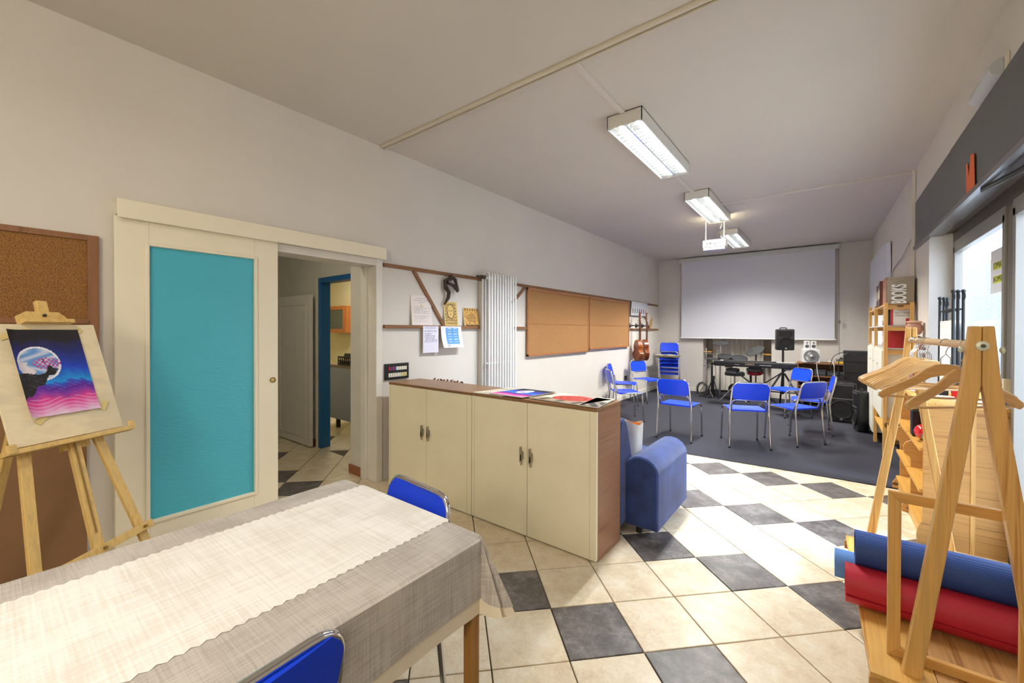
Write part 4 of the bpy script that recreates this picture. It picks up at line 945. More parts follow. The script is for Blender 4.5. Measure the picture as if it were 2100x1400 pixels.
m.tube(fillet([(.22, 8.8, 1.05), (.05, 8.7, .98), (.02, 8.7, .72), (.16, 8.7, .70)], .15, 6), .006, 6); m.tube(fillet([(.25, 8.72, 1.03), (.14, 8.7, .95), (.12, 8.7, .6), (.2, 8.7, .45)], .1, 6), .006, 6)
for k in range(6): m.tube([(.10 + .10 * math.cos(a) + .012 * k, 8.7, .5 + (.13 + .01 * k) * math.sin(a)) for a in [2 * PI * q / 20 for q in range(20)]], .005, 6, closed=True)
tag(m.build('cable_coil', BLACK, smooth=True), 'coils of black cable hanging beside the amplifier', 'cable')
# media unit
mu_ = thing('media_cabinet', 'low wooden media shelf with audio equipment under the screen edge', 'shelf', (-.085, 9.72, .008))
MW = wood('media_wood', (160, 112, 76), (124, 82, 52), 'x', .5, 20)
MB().box(-.39, .39, -.22, .22, .765, .79).build('top', MW, mu_, bevel=.002)
for x in (-.38, .36): MB().box(x, x + .02, -.22, .22, 0, .765).build('side', MW, mu_)
for z in (.08, .34, .53): MB().box(-.36, .36, -.21, .21, z, z + .018).build('shelf', MW, mu_)
MB().box(-.36, .36, .20, .22, 0, .765).build('back', MW, mu_)
def dev(label, x, z, W, Hh, col, cat='device'):
    t = thing('audio_device', label, cat, (x, 9.66, z + .0265))
    MB().box(-W / 2, W / 2, -.14, .12, 0, Hh).build('case', P('dev_%d_%d_%d' % col, col, .45), t, bevel=.003)
    MB().box(-W * .4, W * .4, -.143, -.14, Hh * .35, Hh * .65).build('display', P('dev_display', (80, 84, 90), .3), t)
dev('small black recorder on the top shelf of the media unit, left', -.3, .53, .15, .11, (48, 48, 50)); dev('dark receiver in the middle of the upper media shelf', -.12, .53, .17, .12, (60, 60, 62)); dev('dark deck beside the receiver on the upper media shelf', .07, .53, .18, .10, (54, 54, 56)); dev('grey deck at the right of the upper media shelf', .23, .53, .12, .09, (84, 84, 82))
dev('black player on the middle media shelf, left', -.25, .34, .2, .09, (50, 48, 50)); dev('pinkish box on the middle media shelf', -.06, .34, .14, .09, (176, 130, 140), 'box'); dev('grey box on the middle media shelf, right', .13, .34, .2, .07, (96, 90, 86), 'box')
sbw = thing('subwoofer', 'white subwoofer with a big silver cone on the media unit', 'speaker', (-.27, 9.62, .799), R(8))
MB().box(-.135, .135, -.13, .13, 0, .245).build('cabinet', WHITEP, sbw, bevel=.006)
MB().lathe([(.118, 0), (.118, .008), (.10, .01), (.095, -.0), (.04, -.0), (.03, .012), (.001, .016)], (0, -.13, .122), (0, -1, 0), seg=30).build('cone', P('silver_cone', (150, 152, 156), .4, .3), sbw, smooth=True)
MB().ball((0, -.145, .122), .02).build('dust_cap', WHITEP, sbw, smooth=True)
for i, x in enumerate((-.325, -.225)):
    t = thing('satellite_speaker', ('left small white satellite speaker on the subwoofer', 'right small white satellite speaker on the subwoofer')[i], 'speaker', (x, 9.58, 1.046), R(8), 'white satellite speakers')
    MB().prism([(-.045, 0), (.045, 0), (.04, .155), (-.04, .155)], (0, -.05, 0), (1, 0, 0), (0, 0, 1), (0, .1, 0)).build('cabinet', WHITEP, t, bevel=.004)
    MB().lathe([(.032, 0), (.032, .004), (.026, .005), (.02, .0), (.001, .004)], (0, -.05, .055), (0, -1, 0), seg=20).lathe([(.015, 0), (.015, .004), (.001, .003)], (0, -.05, .12), (0, -1, 0), seg=16).build('drivers', P('driver_grey', (90, 92, 96), .4), t, smooth=True)
t = thing('control_box', 'grey control box with a yellow strip on the media unit', 'box', (.21, 9.66, .799))
MB().box(-.10, .10, -.08, .08, .035, .075).build('case', P('ctl_grey', (110, 110, 108), .5), t, bevel=.003); MB().box(-.09, .09, -.08, .08, 0, .034).build('yellow_strip', YEL, t, bevel=.003); MB().box(-.04, .03, -.04, .04, .076, .10).build('puck', BLACK, t, bevel=.004)
tag(MB().tube(fillet([(.05, 9.58, .82), (.08, 9.47, .80), (.09, 9.47, .5), (-.02, 9.47, .34), (-.12, 9.47, .42), (-.16, 9.47, .62), (-.17, 9.47, .79)], .08, 6), .006, 6).ball((.03, 9.58, .825), .028, (1.6, 1, .5)).build('white_cable', WHITEP, smooth=True), 'white cable looping down the front of the media unit', 'cable')
# drum kit
dk = thing('drum_kit', 'electronic drum kit with red shells and dark pads behind the piano', 'drum kit', (-1.5, 9.35, .008))
DR = P('drum_red', (128, 20, 30), .3, coat=.4); PAD = P('mesh_pad', (30, 32, 34), .7, bump=.2, bscale=300); CYM = P('rubber_cymbal', (44, 46, 46), .7)
def drum(x, y, z, r, h_, tx, nmn='drum'):
    ax = Vector((tx[0], tx[1], 1)).normalized(); c = Vector((x, y, z))
    d = MB().lathe([(r * .9, -h_), (r, -h_ + .01), (r, 0)], c, ax, seg=26).build(nmn, DR, dk, smooth=True)
    MB().lathe([(r * 1.04, -.012), (r * 1.06, 0), (r * 1.04, .01), (r * .98, .012), (r * .97, .006), (.001, .008)], c, ax, seg=26).build('mesh_head', PAD, d, smooth=True)
    q = MB()
    for k in range(6):
        a = 2 * PI * k / 6; n = ax.orthogonal().normalized(); b_ = ax.cross(n); p = c + (r + .006) * (math.cos(a) * n + math.sin(a) * b_); q.cyl(p - ax * .06, p + ax * .005, .006, seg=8)
    build_each(q, 'lug', CHROME, d, smooth=True)
drum(-.14, -.15, .86, .135, .09, (.05, -.35)); drum(.12, -.18, .84, .135, .10, (.12, -.35)); drum(.36, .0, .62, .14, .09, (0, -.2)); drum(-.02, -.05, .60, .12, .08, (0, -.15))
def cymbal(x, y, z, r, tx):
    ax = Vector((tx[0], tx[1], 1)).normalized(); MB().lathe([(r, -.006), (r, .002), (r * .3, .014), (.02, .022), (.001, .024)], (x, y, z), ax, seg=28).build('cymbal_pad', CYM, dk, smooth=True)
cymbal(-.27, .1, 1.12, .15, (0, -.25)); cymbal(.37, -.1, .99, .17, (-.42, -.55)); cymbal(-.42, .0, .80, .13, (.05, -.1))
m = MB(); m.cyl((-.52, .0, .05), (-.52, .0, 1.02), .013).cyl((-.27, .12, 0), (-.27, .1, 1.12), .010).cyl((-.28, .1, .02), (-.28, .1, .7), .018); m.tube([(-.57, 0, .9), (-.35, 0, .9)], .01); m.tube([(-.57, 0, .65), (-.38, 0, .65)], .01)
m.build('hihat_stand', CHROME, dk, smooth=True)
m = MB(); m.cyl((-.42, .05, 0), (-.42, .05, .72), .02).cyl((.28, .1, 0), (.28, .1, .75), .02).cyl((-.42, .05, .70), (.28, .1, .70), .02); m.cyl((.38, .0, .3), (.38, -.02, .95), .012)
for x in (-.42, .28): m.box(x - .02, x + .02, -.2, .3, 0, .03)
m.build('rack', BLACK, dk, smooth=True)
m = MB(); m.lathe([(.17, 0), (.18, .02), (.175, .06), (.15, .075), (.001, .075)], (.04, -.5 + .3, .50), seg=24); m.build('stool_seat', P('stool_vinyl', (34, 34, 38), .4), dk, smooth=True)
m = MB(); m.cyl((.04, -.2, .1), (.04, -.2, .50), .016)
for a in (90, 210, 330): m.tube([(.04, -.2, .3), (.04 + .26 * math.cos(R(a)), -.2 + .26 * math.sin(R(a)), .01)], .011)
m.build('stool_legs', STEEL, dk, smooth=True)
m = MB(); m.cyl((.0, .1, .2), (.0, .03, .2), .11, seg=24); m.build('kick_pad', PAD, dk, smooth=True)
m = MB()
for k in range(3):
    a = R(90 + 120 * k); m.tube([(-.52, 0, .3), (-.52 + .17 * math.cos(a), .17 * math.sin(a), .01)], .009)
m.build('stand_feet', CHROME, dk, smooth=True)
ctr = thing('folding_music_stand', 'black folding tripod beside the hi-hat stand', 'stand', (-1.86, 9.2, .008))
for dx in (-.13, .13): MB().tube([(0, 0, .42), (dx, -.05, .01)], .012).build('leg', BLACK, ctr, smooth=True)
MB().tube([(0, 0, .42), (0, .13, .01)], .012).build('leg', BLACK, ctr, smooth=True); MB().box(-.035, .035, -.03, .03, .38, .46).build('hub', BLACK, ctr, bevel=.006)
m = MB()
for k in range(7): m.tube([(-2.08 + (.07 + .008 * k) * math.cos(a) + .01 * math.sin(3 * k), 9.25 + .01 * k, .16 + (.12 + .01 * ((k * 3) % 5)) * math.sin(a)) for a in [2 * PI * q / 18 for q in range(18)]], .005, 6, closed=True)
tag(m.build('cable_coil', P('cable_mixed', (60, 60, 58), .5), smooth=True), 'tangle of dark cables at the foot of the hi-hat stand', 'cable')

# ================================================================ RIGHT SIDE
# pine storage shelf (far) X .45-.70, Y 5.75-7.77
iv = thing('pine_shelving', 'tall pine shelving unit with cream doors on the right wall', 'shelf', (0, 0, .0))
for y, z1 in ((5.75, 1.68), (6.84, 1.70), (7.74, 1.72)):
    for x in (.45, .645): MB().box(x, x + .032, y, y + .044, .008, z1).build('post', PINE, iv, bevel=.002)
    for z in (.30, .47, 1.18, 1.42, 1.64): MB().box(.482, .645, y + .006, y + .026, z - .03, z + .012).build('rung', PINEX, iv)
for z in (1.64, 1.42, 1.18, .30):
    for y0, y1 in ((5.80, 6.835), (6.89, 7.735)): MB().box(.455, .675, y0, y1, z + .0125, z + .028).build('shelf_board', PINEY if z in (1.64, .3) else P('shelf_grey', (196, 196, 192), .5), iv)
CD = P('cream_door', (226, 224, 206), .45)
MB().box(.455, .672, 5.80, 6.835, .46, 1.19).build('cupboard_box', CD, iv)
MB().box(.455, .672, 6.89, 7.735, .12, 1.19).build('cupboard_box', CD, iv)
for y0, y1, z0 in ((5.80, 6.315, .47), (6.32, 6.835, .47), (6.89, 7.31, .12), (7.315, 7.735, .12)): 
    d = MB().box(.438, .454, y0, y1, z0, 1.185).build('door', CD, iv, bevel=.002)
    MB().box(.43, .437, y1 - .12, y1 - .04, 1.02, 1.03).build('vent_slot', P('slot', (170, 168, 150), .5), d)
BC = [(176, 30, 36), (232, 226, 210), (40, 40, 46), (196, 176, 130), (120, 92, 60), (214, 190, 60), (70, 90, 130), (150, 60, 50), (90, 110, 80), (226, 222, 220), (60, 50, 44), (206, 60, 50)]
def book(x, y, z, W, D, Hh, col, label, group, lean=0):
    t = thing('book', label, 'book', (x, y, z), 0, group)
    MB().box(-D / 2, D / 2, -W / 2, -W / 2 + .002, 0, Hh).box(-D / 2, D / 2, W / 2 - .002, W / 2, 0, Hh).box(-D / 2, -D / 2 + .002, -W / 2, W / 2, 0, Hh).build('cover', P('book_%d_%d_%d' % col, col, .5), t)
    MB().box(-D / 2 + .003, D / 2 - .004, -W / 2 + .0021, W / 2 - .0021, .003, Hh - .003).build('pages', P('book_pages', (226, 218, 196), .8), t)
    MB().box(-D / 2 - .0008, -D / 2, -W * .3, W * .3, Hh * .3, Hh * .7).build('spine_title', P('spine_print', (232, 224, 200), .6), t)
    return t
CN = {(176, 30, 36): 'red', (232, 226, 210): 'cream', (40, 40, 46): 'black', (196, 176, 130): 'tan', (120, 92, 60): 'brown', (214, 190, 60): 'yellow', (70, 90, 130): 'blue', (150, 60, 50): 'brick red', (90, 110, 80): 'green', (226, 222, 220): 'white', (60, 50, 44): 'dark brown', (206, 60, 50): 'scarlet'}
used = set()
ordn = ['first', 'second', 'third', 'fourth', 'fifth', 'sixth', 'seventh', 'eighth', 'ninth', 'tenth', 'eleventh', 'twelfth']
for (z, y0, n, seq, gname) in ((1.4485, 5.96, 10, (2, 3, 4, 3, 2, 10, 1, 4, 7, 2), 'upper shelf'), (1.2085, 5.96, 10, (0, 11, 5, 9, 0, 2, 7, 1, 0, 6), 'lower shelf')):
    y = y0
    for k in range(n):
        c = BC[seq[k]]; W = (.022, .03, .036, .026)[(k * 3 + n) % 4]; Hh = (.17, .185, .16, .175, .18)[(k * 2) % 5]
        book(.555, y + W / 2, z, W, .15, Hh, c, '%s book, %s from the near end on the %s of the pine shelving' % (CN[c], ordn[k], gname), 'books on the ' + gname); y += W + .0025
t = thing('book', 'white and red paperback facing out at the shelf side, lettered LETTERE', 'book', (.60, 5.80, 1.4485), 0, 'books on the upper shelf')
MB().box(-.075, .06, 0, .022, 0, .185).build('cover', P('book_white_cover', (236, 234, 230), .5), t); MB().box(-.092, -.0755, 0, .022, 0, .185).build('spine', RED, t)
MB().box(.02, .055, -.001, 0, .0, .07).build('red_flash', RED, t)
text('title', 'LETTERE', .03, P('ink_grey', (90, 88, 86), .6), t, (-.005, -.001, .125), (1, 0, 0), (0, 0, 1), .0004); text('subtitle', 'INSOLITE', .026, MATS['ink_grey'], t, (-.005, -.001, .098), (1, 0, 0), (0, 0, 1), .0004); text('author', 'racconti', .02, RED, t, (-.005, -.001, .155), (1, 0, 0), (0, 0, 1), .0004)
book(.555, 5.93, 1.2085, .03, .15, .18, BC[0], 'wide red book at the near end of the lower shelf', 'books on the lower shelf')
# top: box, sign, binders
bx = thing('cardboard_box', 'grey-brown cardboard box on top of the pine shelving', 'box', (.575, 5.96, 1.669))
MB().box(-.105, .105, -.17, .17, 0, .275).build('box_body', P('grey_card', (164, 152, 134), .8), bx, bevel=.002); MB().box(-.106, -.1, -.172, .17, .0, .278).build('patterned_side', P('patterned_card', (150, 110, 90), .8, var=.5, vscale=50), bx)
text('sign_letters', 'BOOKS', .125, WHITEP, None, (.563, 5.772, 1.769), (0, 0, 1), (-1, 0, 0), .006, fit=(.196, .115), bold=.004)
bo = [o for o in bpy.data.objects if o.name.startswith('sign_letters')][0]; bo.name = 'books_sign'; tag(bo, 'white cut-out letters reading BOOKS turned upright against the box', 'sign')
for k, (c, W, Hh, nmn) in enumerate((((84, 60, 44), .05, .25, 'dark brown'), ((150, 110, 60), .045, .24, 'ochre'), ((60, 96, 110), .02, .25, 'teal'), ((130, 110, 80), .06, .25, 'khaki'), ((84, 96, 140), .05, .27, 'blue'), ((120, 66, 52), .05, .28, 'rust'))):
    yy = 6.62 - k * .075
    book(.545, yy, 1.669, W, .19, Hh, c, '%s binder standing on top of the pine shelving' % nmn, 'binders on the shelving top')
CN.clear()
# bookcase X .485-.705, Y 3.77-4.97, z .92
bk = thing('bookcase', 'knotty pine bookcase with scalloped sides under the window', 'bookcase', (0, 0, 0))
def side(y, name='side_panel', plain=False):
    p = [(.70, 0), (.455, 0), (.452, .045), (.475, .09), (.50, .11), (.50, .40), (.495, .425), (.463, .45), (.458, .50), (.47, .535), (.505, .555), (.505, .79), (.488, .83), (.478, .87), (.484, .90), (.70, .90)]
    if plain: p = [(.70, 0), (.468, 0), (.462, .05), (.468, .10), (.488, .15), (.492, .30), (.490, .90), (.70, .90)]
    return MB().prism(p, (0, y, 0), (1, 0, 0), (0, 0, 1), (0, .02, 0)).build(name, PINE_SHADE, bk, bevel=.002)
side(3.77, plain=True); side(4.36); side(4.95)
for z in (.10, .33, .60):
    for y0, y1 in ((3.791, 4.359), (4.381, 4.949)): MB().box(.475, .69, y0, y1, z, z + .02).build('shelf_board', PINEBY, bk)
MB().box(.478, .70, 3.765, 4.975, .901, .922).build('top_board', PINEY, bk, bevel=.002)
for z0, z1 in ((.0, .29), (.3, .6), (.61, .90)): MB().box(.692, .70, 3.791, 4.949, z0 + .005, z1 - .005).build('back_plank', PINEY, bk)
MB().box(.49, .505, 3.791, 4.949, .0, .06).build('plinth', PINEY, bk)
b2 = thing('bookcase', 'second pine bookcase standing in the window recess', 'bookcase', (0, 0, 0))
for z0, z1 in ((0, .17), (.172, .36), (.362, .55), (.552, .73), (.732, .90)): MB().box(.722, .857, 3.775, 3.793, z0, z1).build('plank', PINE_SHADE, b2, bevel=.001)
MB().box(.712, .722, 3.77, 4.9, 0, .90).box(.70, .7115, 3.766, 3.80, .0, .9).build('side', PINE, b2); MB().box(.7115, .857, 3.766, 4.9, .901, .922).build('top_board', PINEY, b2, bevel=.002)
# things on/in the bookcase
t = thing('photo_frame', 'black photo frame leaning inside the bookcase, behind the ball', 'frame', (.575, 4.31, .622))
MB().box(-.06, -.045, -.02, .0, 0, .19).box(.06, .075, -.02, 0, 0, .19).box(-.045, .06, -.02, 0, 0, .015).box(-.045, .06, -.02, 0, .175, .19).build('frame', BLACK, t, bevel=.002); MB().box(-.045, .06, -.008, -.004, .015, .175).build('picture', P('dim_olive_print', (92, 88, 60), .4, var=.4, vscale=30), t)
t = thing('black_box', 'tall narrow black case beside the photo frame in the bookcase', 'case', (.505, 4.22, .622)); MB().box(-.02, .02, -.05, .05, 0, .185).build('case', BLACK, t, bevel=.004); MB().box(-.0215, -.02, -.03, .03, .05, .12).build('label_plate', P('dark_label', (50, 50, 56), .4), t)
tag(MB().ball((.535, 4.08, .622 + .055), .055, (1, 1, 1), 20).build('red_ball', P('glossy_red', (206, 30, 34), .12, coat=.8), smooth=True), 'glossy red ball on the bookcase shelf', 'ball')
tag(MB().ball((.545, 3.985, .622 + .036), .036, (1, 1, 1.1), 18).build('green_ball', P('mottled_green', (84, 106, 72), .25, var=.6, vscale=45, coat=.5), smooth=True), 'mottled green ornament beside the red ball', 'ornament')
def mag2(pts, z, col, label, cat='magazine'):
    c2 = mixc(col, (250, 250, 250), .5)
    return flat('magazine', pts, lambda u, v: col if (v < .3 and u < .8) else c2 if math.sin(u * 14 + v * 9) > 0 else mixc(col, (230, 220, 200), .4), label, cat, z, 16, 16, .004)
mag2([(.50, 4.05), (.68, 4.0), (.52, 4.27)], .927, (226, 196, 170), 'pale pink-beige magazine on the bookcase top')
mag2([(.50, 4.42), (.66, 4.36), (.53, 4.6)], .927, (190, 200, 220), 'bluish magazine on the bookcase top, farther back')
t = thing('book', 'thick black book with a violet cover on the bookcase top', 'book', (.60, 4.33, .923), R(-10)); MB().box(-.08, .09, -.04, .05, 0, .035).build('page_block', BLACK, t, bevel=.002); MB().box(-.08, .09, -.04, .05, .0355, .04).build('cover', P('violet_cover', (176, 140, 190), .4), t)
t = thing('book', 'bright red book standing on the bookcase top', 'book', (.715, 4.2, .923), R(10)); MB().box(-.012, .012, -.05, .06, 0, .055).build('cover', RED, t, bevel=.001); MB().box(-.009, .009, -.052, -.05, .003, .05).build('pages', PAPER, t)
tag(MB().lathe([(.02, 0), (.035, .005), (.055, .035), (.06, .05), (.055, .05), (.03, .01), (.001, .008)], (.775, 4.18, .923), seg=20).build('bowl', P('orange_bowl', (240, 178, 90), .35), smooth=True), 'small orange bowl on the window bookcase', 'bowl')
for i, (x, y) in enumerate(((.80, 3.86), (.765, 3.95), (.82, 4.0))): tag(MB().lathe([(.001, 0), (.035, .002), (.04, .008), (.036, .01), (.001, .006)], (x, y, .923), seg=18).build('saucer', P('saucer_glaze', (214, 222, 240), .2), smooth=True), ('pale blue saucer nearest us on the window bookcase', 'pale blue saucer left of the others on the window bookcase', 'pale blue saucer nearest the glass on the window bookcase')[i], 'saucer', 'saucers on the window bookcase')
t = thing('iron_finial', 'small black iron ornament shaped like an onion by the window', 'ornament', (.83, 3.82, .923))
for k in range(3):
    a = PI * k / 3; MB().tube([(.028 * math.sin(q) * math.cos(a), .028 * math.sin(q) * math.sin(a), .075 - .03 * math.cos(q) + .0) for q in [PI * 2 * j / 16 for j in range(16)]], .003, 6, closed=True).build('iron_loop', IRON, t, smooth=True)
MB().cyl((0, 0, 0), (0, 0, .045), .004).cyl((0, 0, .105), (0, 0, .13), .003).ball((0, 0, .132), .006).cyl((0, 0, 0), (0, 0, .004), .02).build('stem', IRON, t, smooth=True)
# terracotta jars
TC = P('terracotta', (176, 128, 104), .8, var=.2, vscale=18); TC2 = P('speckled_terracotta', (168, 124, 110), .85, var=.3, vscale=60)
t = thing('terracotta_jar', 'round terracotta jar with a lid beside the pine shelving', 'jar', (.64, 5.45, 1.355)); MB().lathe([(.035, 0), (.05, .012), (.062, .05), (.06, .08), (.048, .10), (.05, .11)], seg=24).build('jar_body', TC, t, smooth=True); MB().lathe([(.056, .112), (.058, .122), (.04, .13), (.001, .132)], seg=24).build('lid', P('jar_lid', (198, 156, 130), .7), t, smooth=True)
t = thing('clay_column', 'tall speckled clay column vase under the terracotta jar', 'vase', (.65, 5.45, .008)); MB().lathe([(.07, 0), (.07, 1.20), (.064, 1.28), (.05, 1.32), (.02, 1.336)], seg=24).build('vase_body', TC2, t, smooth=True); MB().lathe([(.072, .9), (.074, .92), (.072, .94)], seg=24).build('band', TC, t, smooth=True)
# iron screen with white pleated panels (folded)
sc = thing('folding_screen', 'folded black iron screen with white pleated fabric by the window', 'screen', (0, 0, 0))
WF = P('white_pleated_fabric', (240, 240, 238), .8)
for i, (xa, ya, xb, yb) in enumerate(((.745, 5.02, .735, 4.48), (.775, 5.06, .765, 4.52), (.80, 5.10, .79, 4.5))):
    for (x, y, zt) in ((xa, ya, 1.66), (xb, yb, 1.68)):
        m = MB(); m.tube([(x, y, .0), (x, y, zt)], .009, 8); m.tube([(x + .0, y - .022 + .022 * math.cos(q), zt - .03 + .025 * math.sin(q)) for q in [2 * PI * j / 12 for j in range(12)]], .005, 6, closed=True); m.ball((x, y, zt + .006), .014)
        m.build('iron_post', IRON, sc, smooth=True)
    MB().tube([(xa, ya, 1.55), (xb, yb, 1.555)], .007, 8).build('cross_rail', IRON, sc, smooth=True)
    MB().grid(lambda u, v: (xa + (xb - xa) * u + .006 * math.sin(u * 90), ya - .03 + (yb - ya + .06) * u, .9 + .57 * v), 90, 2).build('fabric_panel', WF, sc, smooth=True)
# notice on glass
t = thing('window_notice', 'white notice with yellow-marked words on the outside of the window', 'notice', (.874, 4.12, 1.76))
MB().box(0, .002, -.16, .14, -.12, .17).build('sheet', P('notice_paper', (236, 240, 246), .7), t)
MB().box(-.0008, 0, -.12, .08, .035, .085).box(-.0008, 0, -.12, .08, -.055, -.005).build('highlight', P('highlighter', (226, 232, 90), .6), t)
INK = P('black_ink', (30, 30, 34), .6)
text('lettering', 'TAPPETI', .055, INK, t, (-.0012, -.02, .06), (0, 1, 0), (0, 0, 1), .0003); text('lettering', 'TEPPICHE', .048, INK, t, (-.0012, -.02, -.03), (0, 1, 0), (0, 0, 1), .0003)
# emergency light
t = thing('emergency_light', 'clear half-round emergency light on the wall above the shutter box', 'lamp', (XR, 3.38, 2.745))
MB().box(-.012, -.001, -.20, .24, -.055, .055).build('back_plate', P('old_plastic', (222, 216, 192), .5), t, bevel=.003)
MB().prism([(0, -.045)] + [(-.055 * math.cos(a), .045 * math.sin(a)) for a in [-PI / 2 + k * PI / 8 for k in range(1, 8)]] + [(0, .045)], (-.012, -.16, 0), (1, 0, 0), (0, 0, 1), (0, .38, 0)).build('diffuser', P('clear_plastic', (196, 200, 206), .15), t, bevel=.003, smooth=True)
# orange paper, window arm
t = thing('paper_butterfly', 'orange folded paper hanging on the dark shutter box', 'decoration', (.684, 3.70, 2.35))
MB().prism([(-.20, -.06), (-.10, -.11), (-.02, -.10), (.0, .09), (-.03, .10), (-.07, .0), (-.09, .07), (-.12, .06)], (0, .16, 0), (0, 1, 0), (0, 0, 1), (-.002, 0, 0)).build('wing', P('orange_paper', (226, 108, 52), .7), t)
MB().prism([(-.0, -.10), (.12, -.11), (.10, .12), (.02, .10)], (-.003, .10 - .16, 0), (0, 1, 0), (0, 0, 1), (-.002, 0, 0)).build('wing', P('orange_paper', (0, 0, 0)), t)
tag(MB().beam((.70, 3.60, 2.214), (.84, 2.5, 2.16), .02, .012, (0, 0, 1)).beam((.70, 3.60, 2.20), (.84, 2.5, 2.13), .008, .008, (0, 0, 1)).build('window_stay', BLACK), 'thin black stay arm under the shutter box', 'arm')
# far white curtain on right wall
cc = MB(); cc.grid(lambda u, v: (.645 - .03 * min(1, u * 10) - .03 * u + .016 * math.sin(u * 60 + 2 * math.sin(v * 3)) - .012 * (1 - v), 7.55 + 2.1 * u, .9 + 1.7 * v), 90, 6)
tag(cc.build('curtain', P('white_voile', (222, 226, 232), .8), smooth=True), 'white curtain on the right wall behind the pine shelving', 'curtain')
tag(MB().tube(fillet([(.675, 5.93, 2.35), (.665, 6.5, 2.25), (.66, 7.4, 2.2), (.65, 7.9, 1.95)], .2, 5), .006, 6).build('loose_cable', P('cord_white', (190, 186, 180), .6), smooth=True), 'thin loose cable along the upper right wall', 'cable')
# ================================================================ CLOTHES RACK
rk = thing('clothes_rack', 'pine A-frame clothes rack in the right foreground', 'rack', (0, 0, 0))
NB, FB = Vector((.39, 2.0, 0)), Vector((.352, 3.1, 0))
def aframe(base, zt, nr, sp):
    ax = Vector((1, .03, 0)); yy = Vector((-.035, 1, 0))
    for s_ in (-1, 1):
        top_ = base + ax * (s_ * .0265) + Vector((0, 0, zt)); bot = base + ax * (s_ * sp) + Vector((0, 0, .0))
        m = MB(); wd = .029
        p = [(-s_ * 0 + (-.0), 0)]
        k_ = 1 - nr; a0 = [(s_ * (sp - .026 * k_), 0), (s_ * (sp + .024 * k_), 0), (s_ * .043 * k_, zt - .19), (s_ * .027 * k_, zt), (s_ * .0006, zt), (s_ * .0006, zt - .19)]
        m.prism(a0, base - yy * .0175, ax, (0, 0, 1), yy * .035)
        m.build('leg', PINE, rk, bevel=.004)
aframe(NB, 1.402, 0, .18); aframe(FB, 1.406, .25, .19)
BAR = wood('bar_wood', (222, 184, 130), (204, 160, 102), 'y', .4, 10)
MB().cyl((.390, 2.015, 1.338), (.352, 3.085, 1.338), .0145, seg=20).build('rail', BAR, rk, smooth=True)
MB().lathe([(.0155, 0), (.0155, .003), (.011, .005), (.001, .004)], (.391, 1.982, 1.338), (0, -1, 0), seg=24).build('washer', P('zinc', (214, 216, 196), .4, .25), rk, smooth=True)
MB().cyl((.391, 1.976, 1.338), (.391, 1.972, 1.338), .006, seg=10).build('bolt', P('zinc2', (90, 90, 76), .4, .9), rk)
for bx_ in (.346, .437): MB().ball((bx_, 2.0, 1.325), .011, (.6, 1, 1)).build('bolt', P('zinc', (0, 0, 0)), rk, smooth=True)
# base boards
MB().obox((.105 + .09, 2.52, .178), (.09, 0, 0), (-.018, .60, 0), (0, 0, .011)).build('base_board', PINEY, rk, bevel=.002)
MB().obox((.285 + .155, 2.52, .178), (.153, 0, 0), (-.018, .60, 0), (0, 0, .011)).build('base_board', OAK, rk, bevel=.002, label='oak parquet base board')
MB().box(.12, .59, 1.925, 1.945, .12, .166).box(.08, .57, 3.09, 3.11, .12, .166).build('base_rail', PINEX, rk, bevel=.002)
fr_ = thing('empty_picture_frame', 'empty mitred pine frame standing inside the rack', 'frame', (0, 2.06, .19))
def bar4(x0, x1, z0, z1, w_):
    MB().prism([(x0, z0), (x0 + w_, z0 + w_), (x0 + w_, z1 - w_), (x0, z1)], (0, 0, 0), (1, 0, 0), (0, 0, 1), (0, .02, 0)).build('frame_bar', PINE, fr_, bevel=.002)
    MB().prism([(x1, z0), (x1 - w_, z0 + w_), (x1 - w_, z1 - w_), (x1, z1)], (0, 0, 0), (1, 0, 0), (0, 0, 1), (0, .02, 0)).build('frame_bar', PINE, fr_, bevel=.002)
    MB().prism([(x0, z1), (x0 + w_, z1 - w_), (x1 - w_, z1 - w_), (x1, z1)], (0, 0, 0), (1, 0, 0), (0, 0, 1), (0, .02, 0)).build('frame_bar', PINEX, fr_, bevel=.002)
    MB().prism([(x0, z0), (x0 + w_, z0 + w_), (x1 - w_, z0 + w_), (x1, z0)], (0, 0, 0), (1, 0, 0), (0, 0, 1), (0, .02, 0)).build('frame_bar', PINEX, fr_, bevel=.002)
bar4(.178, .53, .0, .605, .036)
# mats
def roll(label, x0, x1, y, z, r, ry, col, name, sc=1.0, n=2.6, th=.006, squash=1.0, rot=0):
    pts = []
    N = 64
    for k in range(N + 1):
        a = k / N * n * 2 * PI; rr = r - .0085 * (a / (2 * PI)); pts.append((rr * math.cos(a + rot), rr * math.sin(a + rot) * squash, rr))
    m = MB(); vs_ = []; seg = len(pts)
    xs = [x0 + (x1 - x0) * q / 6 for q in range(7)]
    for x in xs:
        for (a, b_, rr) in pts: vs_.append((x, y + a, z + b_))
        for (a, b_, rr) in pts: k = (rr - th) / rr; vs_.append((x, y + a * k, z + b_ * k))
    S = 2 * seg; fs = []
    for q in range(6):
        for k in range(seg - 1):
            fs.append((q * S + k, q * S + k + 1, (q + 1) * S + k + 1, (q + 1) * S + k)); fs.append((q * S + seg + k + 1, q * S + seg + k, (q + 1) * S + seg + k, (q + 1) * S + seg + k + 1))
        fs.append((q * S, (q + 1) * S, (q + 1) * S + seg, q * S + seg)); fs.append((q * S + seg - 1, q * S + 2 * seg - 1, (q + 1) * S + 2 * seg - 1, (q + 1) * S + seg - 1))
    for q in (0, 6):
        for k in range(seg - 1): f = (q * S + k, q * S + seg + k, q * S + seg + k + 1, q * S + k + 1); fs.append(f if q == 0 else f[::-1])
    m.add(vs_, fs); o = m.build('yoga_mat', col, smooth=True); tag(o, label, 'mat'); return o
